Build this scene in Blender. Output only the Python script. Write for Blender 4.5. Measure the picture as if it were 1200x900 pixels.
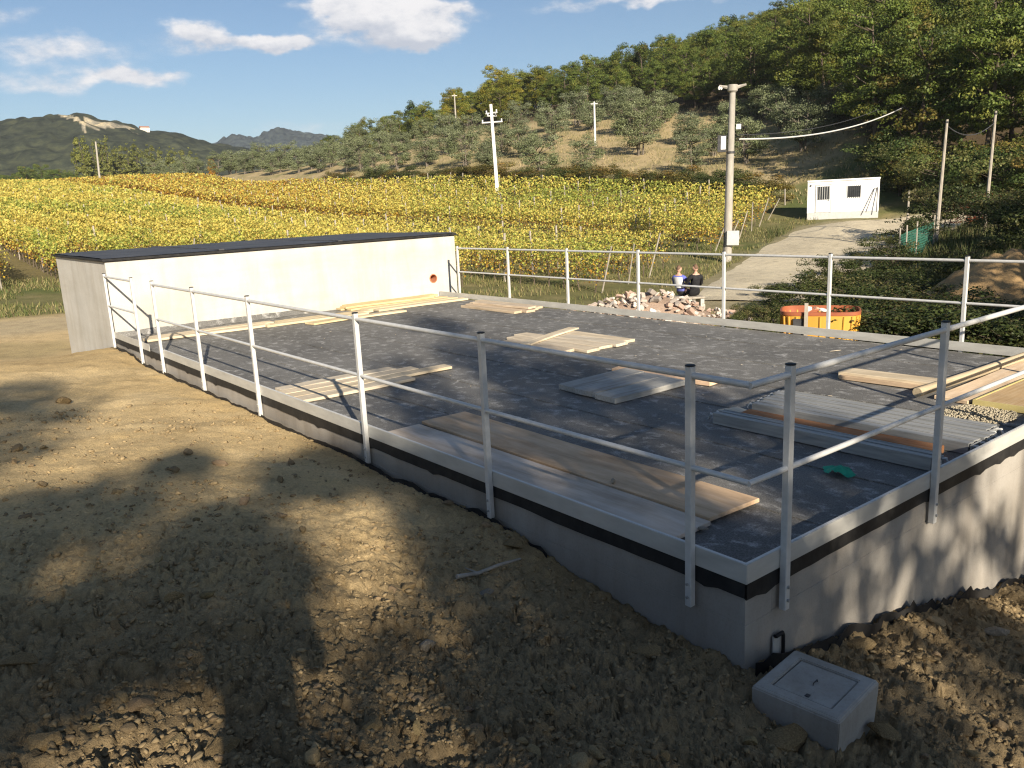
import bpy, bmesh, math, random
import numpy as np
from math import sin, cos, radians, pi, atan2
from mathutils import Matrix, Vector

for o in list(bpy.data.objects):
    bpy.data.objects.remove(o)
SC = bpy.context.scene
COL = SC.collection

# ------------------------------------------------------------------ camera
YAW, PITCH, ROLL, FPX = 0.663969, 0.219545, -0.0485112, 957.78
CAM = np.array([-3.40374, -2.41263, 1.93593])
def _basis():
    f = np.array([sin(YAW)*cos(PITCH), cos(YAW)*cos(PITCH), -sin(PITCH)])
    r = np.array([cos(YAW), -sin(YAW), 0.0]); u = np.cross(r, f)
    c, s = cos(ROLL), sin(ROLL)
    return c*r + s*u, -s*r + c*u, f
CR, CU, CF = _basis()
cd = bpy.data.cameras.new('camera'); cam = bpy.data.objects.new('camera', cd); COL.objects.link(cam)
m = Matrix.Identity(4)
for i in range(3):
    m[i][0], m[i][1], m[i][2], m[i][3] = CR[i], CU[i], -CF[i], CAM[i]
cam.matrix_world = m
cd.sensor_width = 36.0; cd.lens = FPX/1200*36; cd.clip_start = 0.05; cd.clip_end = 20000
SC.camera = cam

def ray(px, py):
    return CF + CR*(px-600)/FPX + CU*(450-py)/FPX
def azpx(px):                       # world azimuth (from +Y towards +X) of a picture column at the horizon
    py = 236.5 - 0.0485*(px-590)
    d = ray(px, py); return atan2(d[0], d[1])
def polar(az, r):
    return CAM[0] + r*sin(az), CAM[1] + r*cos(az)
def at(px, py, r):                  # world point seen at a pixel, r metres away horizontally
    d = ray(px, py); k = r/math.hypot(d[0], d[1]); return CAM + d*k

# ------------------------------------------------------------------ world, sun, exposure
SUN_DIR = np.array([0.90, 2.44, -1.10]); SUN_DIR /= np.linalg.norm(SUN_DIR)   # the way the light travels
SUN_EL = math.asin(-SUN_DIR[2]); SUN_AZ = atan2(-SUN_DIR[0], -SUN_DIR[1])      # azimuth of the sun, from +Y clockwise
W = bpy.data.worlds.new('World'); SC.world = W; W.use_nodes = True
W.cycles.sampling_method = 'MANUAL'; W.cycles.sample_map_resolution = 512
def build_world():
    nt = W.node_tree; N = nt.nodes; L = nt.links; N.clear()
    out = N.new('ShaderNodeOutputWorld'); bg = N.new('ShaderNodeBackground'); bg.inputs[1].default_value = 0.05
    sky = N.new('ShaderNodeTexSky'); sky.sky_type = 'NISHITA'; sky.sun_disc = False
    sky.sun_elevation = SUN_EL; sky.sun_rotation = SUN_AZ; sky.altitude = 200
    sky.air_density = 1.0; sky.dust_density = 0.5; sky.ozone_density = 3.2
    tc = N.new('ShaderNodeTexCoord'); sep = N.new('ShaderNodeSeparateXYZ'); L.new(tc.outputs['Generated'], sep.inputs[0])
    def M(op, a, b=None, c=None):
        n = N.new('ShaderNodeMath'); n.operation = op
        for i, v in enumerate((a, b, c)):
            if v is None: continue
            if isinstance(v, (int, float)): n.inputs[i].default_value = v
            else: L.new(v, n.inputs[i])
        return n.outputs[0]
    az = M('ARCTAN2', sep.outputs[0], sep.outputs[1]); el = M('ARCSINE', sep.outputs[2])
    cmb = N.new('ShaderNodeCombineXYZ'); L.new(az, cmb.inputs[0]); L.new(M('MULTIPLY', el, 1.9), cmb.inputs[1])
    def noise(scale, detail, rough, off):
        mp = N.new('ShaderNodeVectorMath'); mp.operation = 'ADD'; L.new(cmb.outputs[0], mp.inputs[0]); mp.inputs[1].default_value = off
        n = N.new('ShaderNodeTexNoise'); n.inputs['Scale'].default_value = scale; n.inputs['Detail'].default_value = detail
        n.inputs['Roughness'].default_value = rough; L.new(mp.outputs[0], n.inputs['Vector']); return n.outputs['Fac']
    nv = N.new('ShaderNodeTexNoise'); nv.inputs['Scale'].default_value = 14; nv.inputs['Detail'].default_value = 4; nv.inputs['Roughness'].default_value = .6
    L.new(cmb.outputs[0], nv.inputs['Vector']); nf = noise(34, 4, .62, (1, 8, 5))
    def V(op, a, b):
        n = N.new('ShaderNodeVectorMath'); n.operation = op
        for i, v in enumerate((a, b)):
            if isinstance(v, tuple): n.inputs[i].default_value = v
            else: L.new(v, n.inputs[i])
        return n.outputs[1] if op == 'DOT_PRODUCT' else n.outputs[0]
    ae = N.new('ShaderNodeCombineXYZ'); L.new(az, ae.inputs[0]); L.new(el, ae.inputs[1])
    wp = V('ADD', ae.outputs[0], V('MULTIPLY', V('SUBTRACT', nv.outputs['Color'], (.5, .5, .5)), (.075, .05, 0)))
    # cumulus: centre pixel, half size in pixels, weight
    blobs = [(452, 20, 58, 18, 1.4), (402, 8, 42, 10, 1.0), (490, 40, 32, 10, 1.1), (300, 50, 48, 8, .95), (224, 36, 26, 12, .9), (342, 46, 22, 7, .8), (75, 56, 66, 12, .7),
             (60, 93, 90, 11, .6), (158, 92, 26, 8, .66), (745, 2, 90, 7, .75), (540, 14, 24, 7, .6), (355, 146, 70, 9, .42),
             (10, 10, 26, 9, .55), (205, 90, 14, 5, .35), (640, -60, 90, 26, 1.0), (150, -90, 110, 26, 1.0)]
    lst = []
    for px, py, hx, hy, w in blobs:
        d = ray(px, py); d = d/np.linalg.norm(d)
        lst.append((atan2(d[0], d[1]), math.asin(d[2]), hx/980, hy/980, w))
    rg = random.Random(5)
    for k in range(5):              # the same sparse fair-weather clouds all round
        lst.append((1.6+k*.85, rg.uniform(.16, .55), rg.uniform(.10, .2), rg.uniform(.03, .05), rg.uniform(.7, 1.2)))
    tot = None; base = None
    for i, (u0, v0, su, sv, w) in enumerate(lst):
        if u0 > pi: u0 -= 2*pi
        q = V('MULTIPLY', V('SUBTRACT', wp, (u0, v0, 0)), (1/su, 1/sv, 0))
        g = M('MULTIPLY', M('POWER', .4966, V('DOT_PRODUCT', q, q)), w)
        tot = g if tot is None else M('ADD', tot, g)
        if i in (0, 2, 3, 4):
            sh = V('DOT_PRODUCT', q, (0, 1, 0)); sh = M('MULTIPLY', g, sh); base = sh if base is None else M('ADD', base, sh)
    dens = M('MULTIPLY', tot, M('ADD', M('MULTIPLY', nf, 1.5), .15))
    ss = N.new('ShaderNodeMapRange'); ss.interpolation_type = 'SMOOTHSTEP'; L.new(dens, ss.inputs[0]); ss.inputs[1].default_value = .20; ss.inputs[2].default_value = .80
    lit = N.new('ShaderNodeMapRange'); lit.interpolation_type = 'SMOOTHSTEP'
    L.new(M('ADD', base, M('MULTIPLY', M('SUBTRACT', nf, .5), 2.4)), lit.inputs[0]); lit.inputs[1].default_value = -1.0; lit.inputs[2].default_value = .7
    cc = N.new('ShaderNodeMix'); cc.data_type = 'RGBA'; L.new(lit.outputs[0], cc.inputs[0])
    cc.inputs[6].default_value = (6.0, 6.3, 7.1, 1); cc.inputs[7].default_value = (10.2, 9.9, 9.8, 1)
    mx = N.new('ShaderNodeMix'); mx.data_type = 'RGBA'; L.new(M('MULTIPLY', ss.outputs[0], .93), mx.inputs[0])
    L.new(sky.outputs[0], mx.inputs[6]); L.new(cc.outputs[2], mx.inputs[7]); L.new(mx.outputs[2], bg.inputs[0]); L.new(bg.outputs[0], out.inputs[0])
build_world()
sd = bpy.data.lights.new('sun', 'SUN'); sd.energy = 5.0; sd.angle = radians(0.53); sd.color = (1.0, 0.885, 0.725)
sun = bpy.data.objects.new('sun', sd); COL.objects.link(sun)
sun.rotation_euler = Vector(SUN_DIR).to_track_quat('-Z', 'Y').to_euler()
SC.view_settings.view_transform = 'Standard'; SC.view_settings.look = 'None'
SC.view_settings.exposure = 0.98; SC.view_settings.gamma = 1.0; SC.view_settings.use_curve_mapping = False
SC.render.engine = 'CYCLES'
SC.cycles.use_denoising = True; SC.cycles.denoising_prefilter = 'NONE'; SC.cycles.filter_width = 1.2
SC.cycles.max_bounces = 6; SC.cycles.diffuse_bounces = 3; SC.cycles.transparent_max_bounces = 6

# ------------------------------------------------------------------ helpers
def tag(o, label=None, cat=None, group=None, kind=None):
    if label: o['label'] = label
    if cat: o['category'] = cat
    if group: o['group'] = group
    if kind: o['kind'] = kind
    return o
def empty(name, loc=(0, 0, 0), rz=0.0):
    o = bpy.data.objects.new(name, None); COL.objects.link(o); o.location = loc; o.rotation_euler = (0, 0, rz)
    o.empty_display_size = .2
    return o
def link(name, me, parent=None, loc=None, rot=None, scale=None):
    o = bpy.data.objects.new(name, me); COL.objects.link(o)
    if parent is not None: o.parent = parent
    if loc is not None: o.location = loc
    if rot is not None: o.rotation_euler = rot
    if scale is not None: o.scale = scale if hasattr(scale, '__len__') else (scale,)*3
    return o
def copy_tree(o, parent=None):
    c = o.copy(); COL.objects.link(c); c.parent = parent
    for ch in list(o.children): copy_tree(ch, c)
    return c

def npmesh(name, V, F, mat=None, col=None, smooth=False):
    V = np.asarray(V, np.float32); F = np.asarray(F, np.int32); k = F.shape[1]
    me = bpy.data.meshes.new(name)
    me.vertices.add(len(V)); me.vertices.foreach_set('co', V.ravel())
    me.loops.add(F.size); me.loops.foreach_set('vertex_index', F.ravel())
    me.polygons.add(len(F)); me.polygons.foreach_set('loop_start', np.arange(0, F.size, k, dtype=np.int32))
    if smooth: me.polygons.foreach_set('use_smooth', np.ones(len(F), bool))
    me.update(calc_edges=True)
    if col is not None:
        a = me.color_attributes.new('Col', 'FLOAT_COLOR', 'POINT'); c4 = np.ones((len(V), 4), np.float32); c4[:, :3] = col
        a.data.foreach_set('color', c4.ravel())
    if mat: me.materials.append(mat)
    return me

class MB:
    """collects simple solids into one mesh"""
    def __init__(s): s.v = []; s.f = []; s.m = []; s.mi = 0
    def add(s, vs, fs):
        n = len(s.v); s.v += [tuple(map(float, p)) for p in vs]; s.f += [tuple(n+i for i in f) for f in fs]; s.m += [s.mi]*len(fs); return s
    def box(s, x0, x1, y0, y1, z0, z1, M=None):
        vs = [(x, y, z) for z in (z0, z1) for y in (y0, y1) for x in (x0, x1)]
        if M is not None: vs = [tuple(M @ Vector(p)) for p in vs]
        return s.add(vs, [(0, 2, 3, 1), (4, 5, 7, 6), (0, 1, 5, 4), (2, 6, 7, 3), (0, 4, 6, 2), (1, 3, 7, 5)])
    def tube(s, pts, rad, n=8, cap=True):
        pts = [np.array(p, float) for p in pts]; rad = [rad]*len(pts) if not hasattr(rad, '__len__') else rad
        vs = []; fs = []
        for i, p in enumerate(pts):
            t = pts[min(i+1, len(pts)-1)] - pts[max(i-1, 0)]; t = t/(np.linalg.norm(t)+1e-9)
            a = np.array([0, 0, 1.]) if abs(t[2]) < .9 else np.array([1., 0, 0]); b = np.cross(t, a); b /= np.linalg.norm(b); c = np.cross(t, b)
            for k in range(n):
                w = 2*pi*k/n; vs.append(p + rad[i]*(cos(w)*b + sin(w)*c))
        for i in range(len(pts)-1):
            for k in range(n):
                fs.append((i*n+k, i*n+(k+1) % n, (i+1)*n+(k+1) % n, (i+1)*n+k))
        if cap: fs.append(tuple(range(n))[::-1]); fs.append(tuple((len(pts)-1)*n+k for k in range(n)))
        return s.add(vs, fs)
    def mesh(s, name, mats, smooth=False, bevel=0):
        me = bpy.data.meshes.new(name); me.from_pydata(s.v, [], s.f)
        mats = mats if isinstance(mats, (list, tuple)) else [mats]
        for m_ in mats: me.materials.append(m_)
        me.polygons.foreach_set('material_index', s.m)
        bm = bmesh.new(); bm.from_mesh(me); bmesh.ops.recalc_face_normals(bm, faces=bm.faces)
        if bevel:
            es = [e for e in bm.edges if len(e.link_faces) == 2 and e.calc_face_angle(0) > .6]
            bmesh.ops.bevel(bm, geom=es, offset=bevel, segments=1, affect='EDGES')
        bm.to_mesh(me); bm.free()
        if smooth:
            me.polygons.foreach_set('use_smooth', [True]*len(me.polygons))
            me.set_sharp_from_angle(angle=radians(40))
        me.update(); return me
    def build(s, name, mats, parent=None, smooth=False, bevel=0, loc=None, rot=None):
        return link(name, s.mesh(name, mats, smooth, bevel), parent, loc, rot)

# --- numpy noise
def _hash(ix, iy, seed):
    h = (ix.astype(np.int64)*374761393 + iy.astype(np.int64)*668265263 + seed*2147483647) & 0xffffffff
    h = ((h ^ (h >> 13))*1274126177) & 0xffffffff
    h = ((h ^ (h >> 16))*2246822519) & 0xffffffff
    return ((h ^ (h >> 15)) & 0xffffff)/float(0xffffff)
def vnoise(x, y, seed=0):
    x = np.asarray(x, float); y = np.asarray(y, float)
    ix = np.floor(x); iy = np.floor(y); fx = x-ix; fy = y-iy; fx = fx*fx*fx*(fx*(fx*6-15)+10); fy = fy*fy*fy*(fy*(fy*6-15)+10)
    a = _hash(ix, iy, seed); b = _hash(ix+1, iy, seed); c = _hash(ix, iy+1, seed); d = _hash(ix+1, iy+1, seed)
    return (a*(1-fx)+b*fx)*(1-fy) + (c*(1-fx)+d*fx)*fy
def fbm(x, y, oct=4, seed=0, gain=.5):
    t = 0; amp = 1; s = 0
    for k in range(oct):
        c, sn = cos(.6*k), sin(.6*k)
        t = t + amp*vnoise((c*x-sn*y)*2**k + 17.3*k, (sn*x+c*y)*2**k - 9.1*k, seed+k); s += amp; amp *= gain
    return t/s
def worley(x, y, seed=0):
    ix = np.floor(x); iy = np.floor(y); f1 = np.full(np.shape(x), 9.0); f2 = f1.copy(); idv = np.zeros(np.shape(x))
    for dx in (-1, 0, 1):
        for dy in (-1, 0, 1):
            cx, cy = ix+dx, iy+dy
            px = cx + _hash(cx, cy, seed); py = cy + _hash(cx, cy, seed+57)
            d = np.hypot(px-x, py-y); nid = _hash(cx, cy, seed+91)
            m_ = d < f1; f2 = np.where(m_, f1, np.minimum(f2, d)); idv = np.where(m_, nid, idv); f1 = np.where(m_, d, f1)
    return f1, f2, idv
def sstep(a, b, x):
    t = np.clip((x-a)/(b-a), 0, 1); return t*t*(3-2*t)

# ------------------------------------------------------------------ materials
def newmat(name):
    mt = bpy.data.materials.new(name); mt.use_nodes = True; nt = mt.node_tree; return mt, nt.nodes, nt.links, nt.nodes['Principled BSDF']
def ramp(N, L, fac, stops):
    r = N.new('ShaderNodeValToRGB'); e = r.color_ramp.elements
    while len(e) < len(stops): e.new(.5)
    for i, (p, c) in enumerate(stops): e[i].position = p; e[i].color = (*c, 1)
    L.new(fac, r.inputs[0]); return r.outputs[0]
def tex(N, L, scale, detail=4, rough=.55, vec=None, kind='Object', stretch=None, dist=0):
    tc = N.new('ShaderNodeTexCoord'); v = tc.outputs[kind]
    if stretch:
        mp = N.new('ShaderNodeMapping'); L.new(v, mp.inputs[0]); mp.inputs['Scale'].default_value = stretch; v = mp.outputs[0]
    n = N.new('ShaderNodeTexNoise'); n.inputs['Scale'].default_value = scale; n.inputs['Detail'].default_value = detail
    n.inputs['Roughness'].default_value = rough; n.inputs['Distortion'].default_value = dist; L.new(v, n.inputs['Vector']); return n.outputs['Fac']
def bump(N, L, bs, h, strength, dist):
    b = N.new('ShaderNodeBump'); b.inputs['Strength'].default_value = strength; b.inputs['Distance'].default_value = dist
    L.new(h, b.inputs['Height']); L.new(b.outputs[0], bs.inputs['Normal'])
def mixc(N, L, a, b, fac, mode='MIX'):
    x = N.new('ShaderNodeMix'); x.data_type = 'RGBA'; x.blend_type = mode
    for i, v in ((6, a), (7, b)):
        if isinstance(v, tuple): x.inputs[i].default_value = (*v, 1) if len(v) == 3 else v
        else: L.new(v, x.inputs[i])
    if isinstance(fac, (int, float)): x.inputs[0].default_value = fac
    else: L.new(fac, x.inputs[0])
    return x.outputs[2]
def simple(name, c1, c2, scale=8, rough=.8, metal=0, detail=5, stretch=None, bmp=0, bd=.01, spec=.3, perobj=False, lo=.3, hi=.7):
    mt, N, L, b = newmat(name)
    f = tex(N, L, scale, detail, .6, stretch=stretch); c = ramp(N, L, f, [(lo, c1), (hi, c2)])
    if perobj:
        oi = N.new('ShaderNodeObjectInfo'); c = mixc(N, L, c, oi.outputs['Color'], 1.0, 'MULTIPLY')
    L.new(c, b.inputs['Base Color']); b.inputs['Roughness'].default_value = rough; b.inputs['Metallic'].default_value = metal
    b.inputs['Specular IOR Level'].default_value = spec
    if bmp: bump(N, L, b, f, bmp, bd)
    return mt
def leafmat(name, trans=.35, rough=.55, spec=.25):
    mt, N, L, b = newmat(name)
    at_ = N.new('ShaderNodeAttribute'); at_.attribute_name = 'Col'; oi = N.new('ShaderNodeObjectInfo')
    c = mixc(N, L, at_.outputs['Color'], oi.outputs['Color'], 1.0, 'MULTIPLY')
    L.new(c, b.inputs['Base Color']); b.inputs['Roughness'].default_value = rough; b.inputs['Specular IOR Level'].default_value = spec
    t = N.new('ShaderNodeBsdfTranslucent'); L.new(c, t.inputs[0]); mx = N.new('ShaderNodeMixShader'); mx.inputs[0].default_value = trans
    L.new(b.outputs[0], mx.inputs[1]); L.new(t.outputs[0], mx.inputs[2])
    out = [n for n in N if n.type == 'OUTPUT_MATERIAL'][0]; L.new(mx.outputs[0], out.inputs[0]); return mt

MT = {}
def mats():
    # soil and land: zone colour from the mesh, grain from noise
    mt, N, L, b = newmat('soil')
    at_ = N.new('ShaderNodeAttribute'); at_.attribute_name = 'Col'
    f1 = tex(N, L, 2.2, 8, .68); f2 = tex(N, L, 38, 6, .7)
    v = ramp(N, L, f1, [(.28, (.72, .70, .66)), (.5, (1, 1, 1)), (.75, (1.18, 1.15, 1.06))])
    w = ramp(N, L, f2, [(.28, (.66, .65, .63)), (.55, (1, 1, 1)), (.8, (1.25, 1.22, 1.15))])
    c = mixc(N, L, mixc(N, L, at_.outputs['Color'], v, 1, 'MULTIPLY'), w, 1, 'MULTIPLY'); L.new(c, b.inputs['Base Color'])
    b.inputs['Roughness'].default_value = .95; b.inputs['Specular IOR Level'].default_value = .12
    f3 = tex(N, L, 130, 4, .75); ad = N.new('ShaderNodeMath'); ad.operation = 'MULTIPLY_ADD'; L.new(f3, ad.inputs[0]); ad.inputs[1].default_value = .45; L.new(f2, ad.inputs[2])
    bump(N, L, b, ad.outputs[0], .9, .02); MT['soil'] = mt
    MT['clod'] = simple('clod', (.15, .110, .060), (.36, .275, .155), 14, .95, bmp=.6, bd=.01, spec=.1, perobj=True)
    MT['stone'] = simple('stone', (.19, .165, .13), (.37, .33, .265), 9, .85, bmp=.4, bd=.01, perobj=True)
    # poured concrete: cloudy, board streaks running down, small pits
    def concrete(name, a, c_, streak, dark):
        mt, N, L, b = newmat(name)
        f1 = tex(N, L, .9, 7, .62); f2 = tex(N, L, 1.5, 7, .6, stretch=(1.6, 1.6, .30), dist=.35); f3 = tex(N, L, 60, 3, .6); f4 = tex(N, L, .6, 4, .6, stretch=(.5, .5, 3.2))
        c1 = ramp(N, L, f1, [(.3, a), (.7, c_)])
        c2 = mixc(N, L, c1, ramp(N, L, f2, [(.32, dark), (.55, (1, 1, 1)), (.8, (1.06, 1.05, 1.03))]), streak, 'MULTIPLY')
        c3 = mixc(N, L, c2, ramp(N, L, f3, [(.3, (.8, .8, .79)), (.5, (1, 1, 1))]), .5, 'MULTIPLY')
        c4 = mixc(N, L, c3, ramp(N, L, f4, [(.35, (.82, .80, .76)), (.55, (1, 1, 1))]), .5, 'MULTIPLY')
        L.new(c4, b.inputs['Base Color']); b.inputs['Roughness'].default_value = .88; b.inputs['Specular IOR Level'].default_value = .2
        bump(N, L, b, f3, .25, .004); return mt
    MT['concrete'] = concrete('concrete', (.275, .25, .215), (.40, .375, .335), .5, (.55, .51, .46))
    MT['concrete_pale'] = concrete('concrete_pale', (.45, .435, .395), (.57, .555, .51), .45, (.74, .69, .61))
    MT['concrete_pit'] = concrete('concrete_pit', (.33, .31, .275), (.50, .48, .435), .7, (.58, .53, .46))
    # bitumen sheet: slate grey with dusty scuffs
    mt, N, L, b = newmat('membrane')
    f1 = tex(N, L, .7, 6, .6); f2 = tex(N, L, 7.5, 8, .68, stretch=(1.0, .75, 1), dist=.4); f3 = tex(N, L, 90, 4, .7)
    c = ramp(N, L, f1, [(.3, (.105, .102, .095)), (.7, (.190, .185, .172))])
    c = mixc(N, L, c, (.38, .375, .36), ramp(N, L, f2, [(.525, (0, 0, 0)), (.66, (.8, .8, .8))]))
    c = mixc(N, L, c, ramp(N, L, f3, [(.35, (.45, .45, .45)), (.65, (1.5, 1.5, 1.5))]), .8, 'MULTIPLY')
    L.new(c, b.inputs['Base Color']); b.inputs['Roughness'].default_value = .7; b.inputs['Specular IOR Level'].default_value = .35
    bump(N, L, b, f3, .8, .006); MT['membrane'] = mt
    MT['black'] = simple('black_rubber', (.010, .010, .011), (.028, .027, .026), 9, .6, bmp=.3)
    MT['cap'] = simple('cap_membrane', (.035, .036, .040), (.085, .085, .09), 3, .6, stretch=(.4, 1, 1), bmp=.3)
    MT['galv'] = simple('galvanised', (.52, .52, .50), (.63, .63, .61), 14, .45, .12, spec=.5)
    MT['galv_toe'] = simple('galvanised_toe', (.42, .41, .375), (.54, .53, .485), 6, .5, .08, stretch=(.5, .5, 2), spec=.4)
    MT['plastic_cap'] = simple('plastic_cap', (.012, .012, .013), (.03, .03, .03), 9, .5)
    def wood(name, a, b_, c_, st=(.6, 12, 12)):
        mt, N, L, b = newmat(name)
        f = tex(N, L, 3.0, 7, .65, stretch=st, dist=.3); f1 = tex(N, L, 1.6, 4, .6); oi = N.new('ShaderNodeObjectInfo')
        c = ramp(N, L, f, [(.28, a), (.5, b_), (.75, c_)])
        c = mixc(N, L, c, ramp(N, L, f1, [(.3, (.7, .69, .68)), (.55, (1, 1, 1)), (.8, (1.12, 1.1, 1.06))]), .9, 'MULTIPLY')
        c = mixc(N, L, c, oi.outputs['Color'], 1, 'MULTIPLY'); L.new(c, b.inputs['Base Color'])
        b.inputs['Roughness'].default_value = .8; b.inputs['Specular IOR Level'].default_value = .2; bump(N, L, b, f, .35, .004); return mt
    MT['wood'] = wood('weathered_wood', (.36, .30, .22), (.55, .485, .38), (.66, .60, .49))
    MT['ply'] = wood('plywood', (.36, .28, .20), (.52, .435, .335), (.62, .56, .48), (.45, 3.2, 3.2))
    MT['form'] = wood('formwork_panel', (.40, .26, .12), (.50, .35, .19), (.57, .45, .28))
    MT['orange'] = wood('orange_board', (.30, .12, .045), (.42, .19, .08), (.46, .26, .14))
    MT['steel'] = simple('grey_steel', (.26, .265, .26), (.45, .45, .43), 5, .5, .4, stretch=(5, .4, 5))
    MT['bark'] = simple('bark', (.055, .042, .030), (.14, .11, .08), 9, .9, stretch=(1, 1, .3), bmp=.6)
    MT['bark_olive'] = simple('bark_olive', (.09, .075, .06), (.19, .165, .13), 9, .9, bmp=.5)
    MT['leaf'] = leafmat('leaf', .3); MT['leaf_olive'] = leafmat('leaf_olive', .2, .5); MT['leaf_vine'] = leafmat('leaf_vine', .4)
    MT['grass'] = leafmat('grass', .3, .7)
    MT['stake'] = simple('stake_wood', (.24, .21, .17), (.42, .38, .32), 9, .85, stretch=(1, 1, .3))
    MT['pole_c'] = simple('pole_concrete', (.27, .25, .215), (.40, .375, .33), 5, .85, stretch=(1, 1, .3), bmp=.2)
    MT['pole_w'] = simple('pole_white', (.58, .57, .54), (.66, .65, .62), 4, .6)
    MT['white'] = simple('white_paint', (.70, .70, .69), (.78, .78, .77), 2, .5, spec=.4)
    MT['dark'] = simple('dark_metal', (.03, .03, .033), (.07, .07, .072), 6, .5)
    MT['grey'] = simple('grey_plastic', (.42, .42, .41), (.52, .52, .5), 4, .5)
    MT['cable'] = simple('cable', (.55, .55, .53), (.65, .65, .63), 9, .5)
    MT['glass'] = simple('window_glass', (.02, .025, .03), (.05, .055, .06), 3, .08, spec=.6)
    MT['binorange'] = simple('bin_orange', (.50, .23, .035), (.62, .36, .06), 1.6, .5, stretch=(1, 1, .2), spec=.4)
    MT['binred'] = simple('bin_red', (.26, .08, .04), (.38, .12, .055), 3, .5)
    MT['net'] = simple('green_net', (.02, .085, .062), (.04, .14, .10), 9, .7)
    MT['rag'] = simple('green_rag', (.01, .22, .13), (.04, .38, .24), 14, .7)
    MT['gravel'] = simple('gravel', (.26, .22, .15), (.46, .41, .30), 60, .9, bmp=.7, bd=.01)
    MT['rubble'] = simple('rubble', (.62, .58, .54), (.9, .86, .82), 9, .9, bmp=.4, perobj=True)
    MT['tile'] = simple('roof_tile', (.28, .12, .07), (.40, .2, .12), 3, .8)
    MT['plaster'] = simple('plaster', (.62, .58, .50), (.70, .66, .58), .5, .9)
    MT['terracotta'] = simple('terracotta_pipe', (.40, .15, .08), (.52, .22, .12), 8, .8)
    MT['skin'] = simple('skin', (.48, .28, .20), (.56, .34, .25), 9, .55)
    MT['blue'] = simple('blue_cloth', (.10, .12, .42), (.16, .18, .52), 9, .85)
    MT['whitecloth'] = simple('white_cloth', (.68, .68, .70), (.76, .76, .78), 9, .85)
    MT['blackcloth'] = simple('black_cloth', (.010, .010, .012), (.025, .025, .028), 9, .85)
    MT['hair'] = simple('hair', (.10, .06, .035), (.18, .11, .07), 20, .7)
    # wooded hills far off
    mt, N, L, b = newmat('hill')
    at_ = N.new('ShaderNodeAttribute'); at_.attribute_name = 'Col'
    f1 = tex(N, L, .09, 8, .8); c = mixc(N, L, at_.outputs['Color'], ramp(N, L, f1, [(.36, (.35, .4, .42)), (.5, (1, 1, 1)), (.64, (1.9, 1.75, 1.4))]), 1, 'MULTIPLY')
    L.new(c, b.inputs['Base Color']); b.inputs['Roughness'].default_value = 1; b.inputs['Specular IOR Level'].default_value = 0; MT['hill'] = mt
mats()

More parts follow.
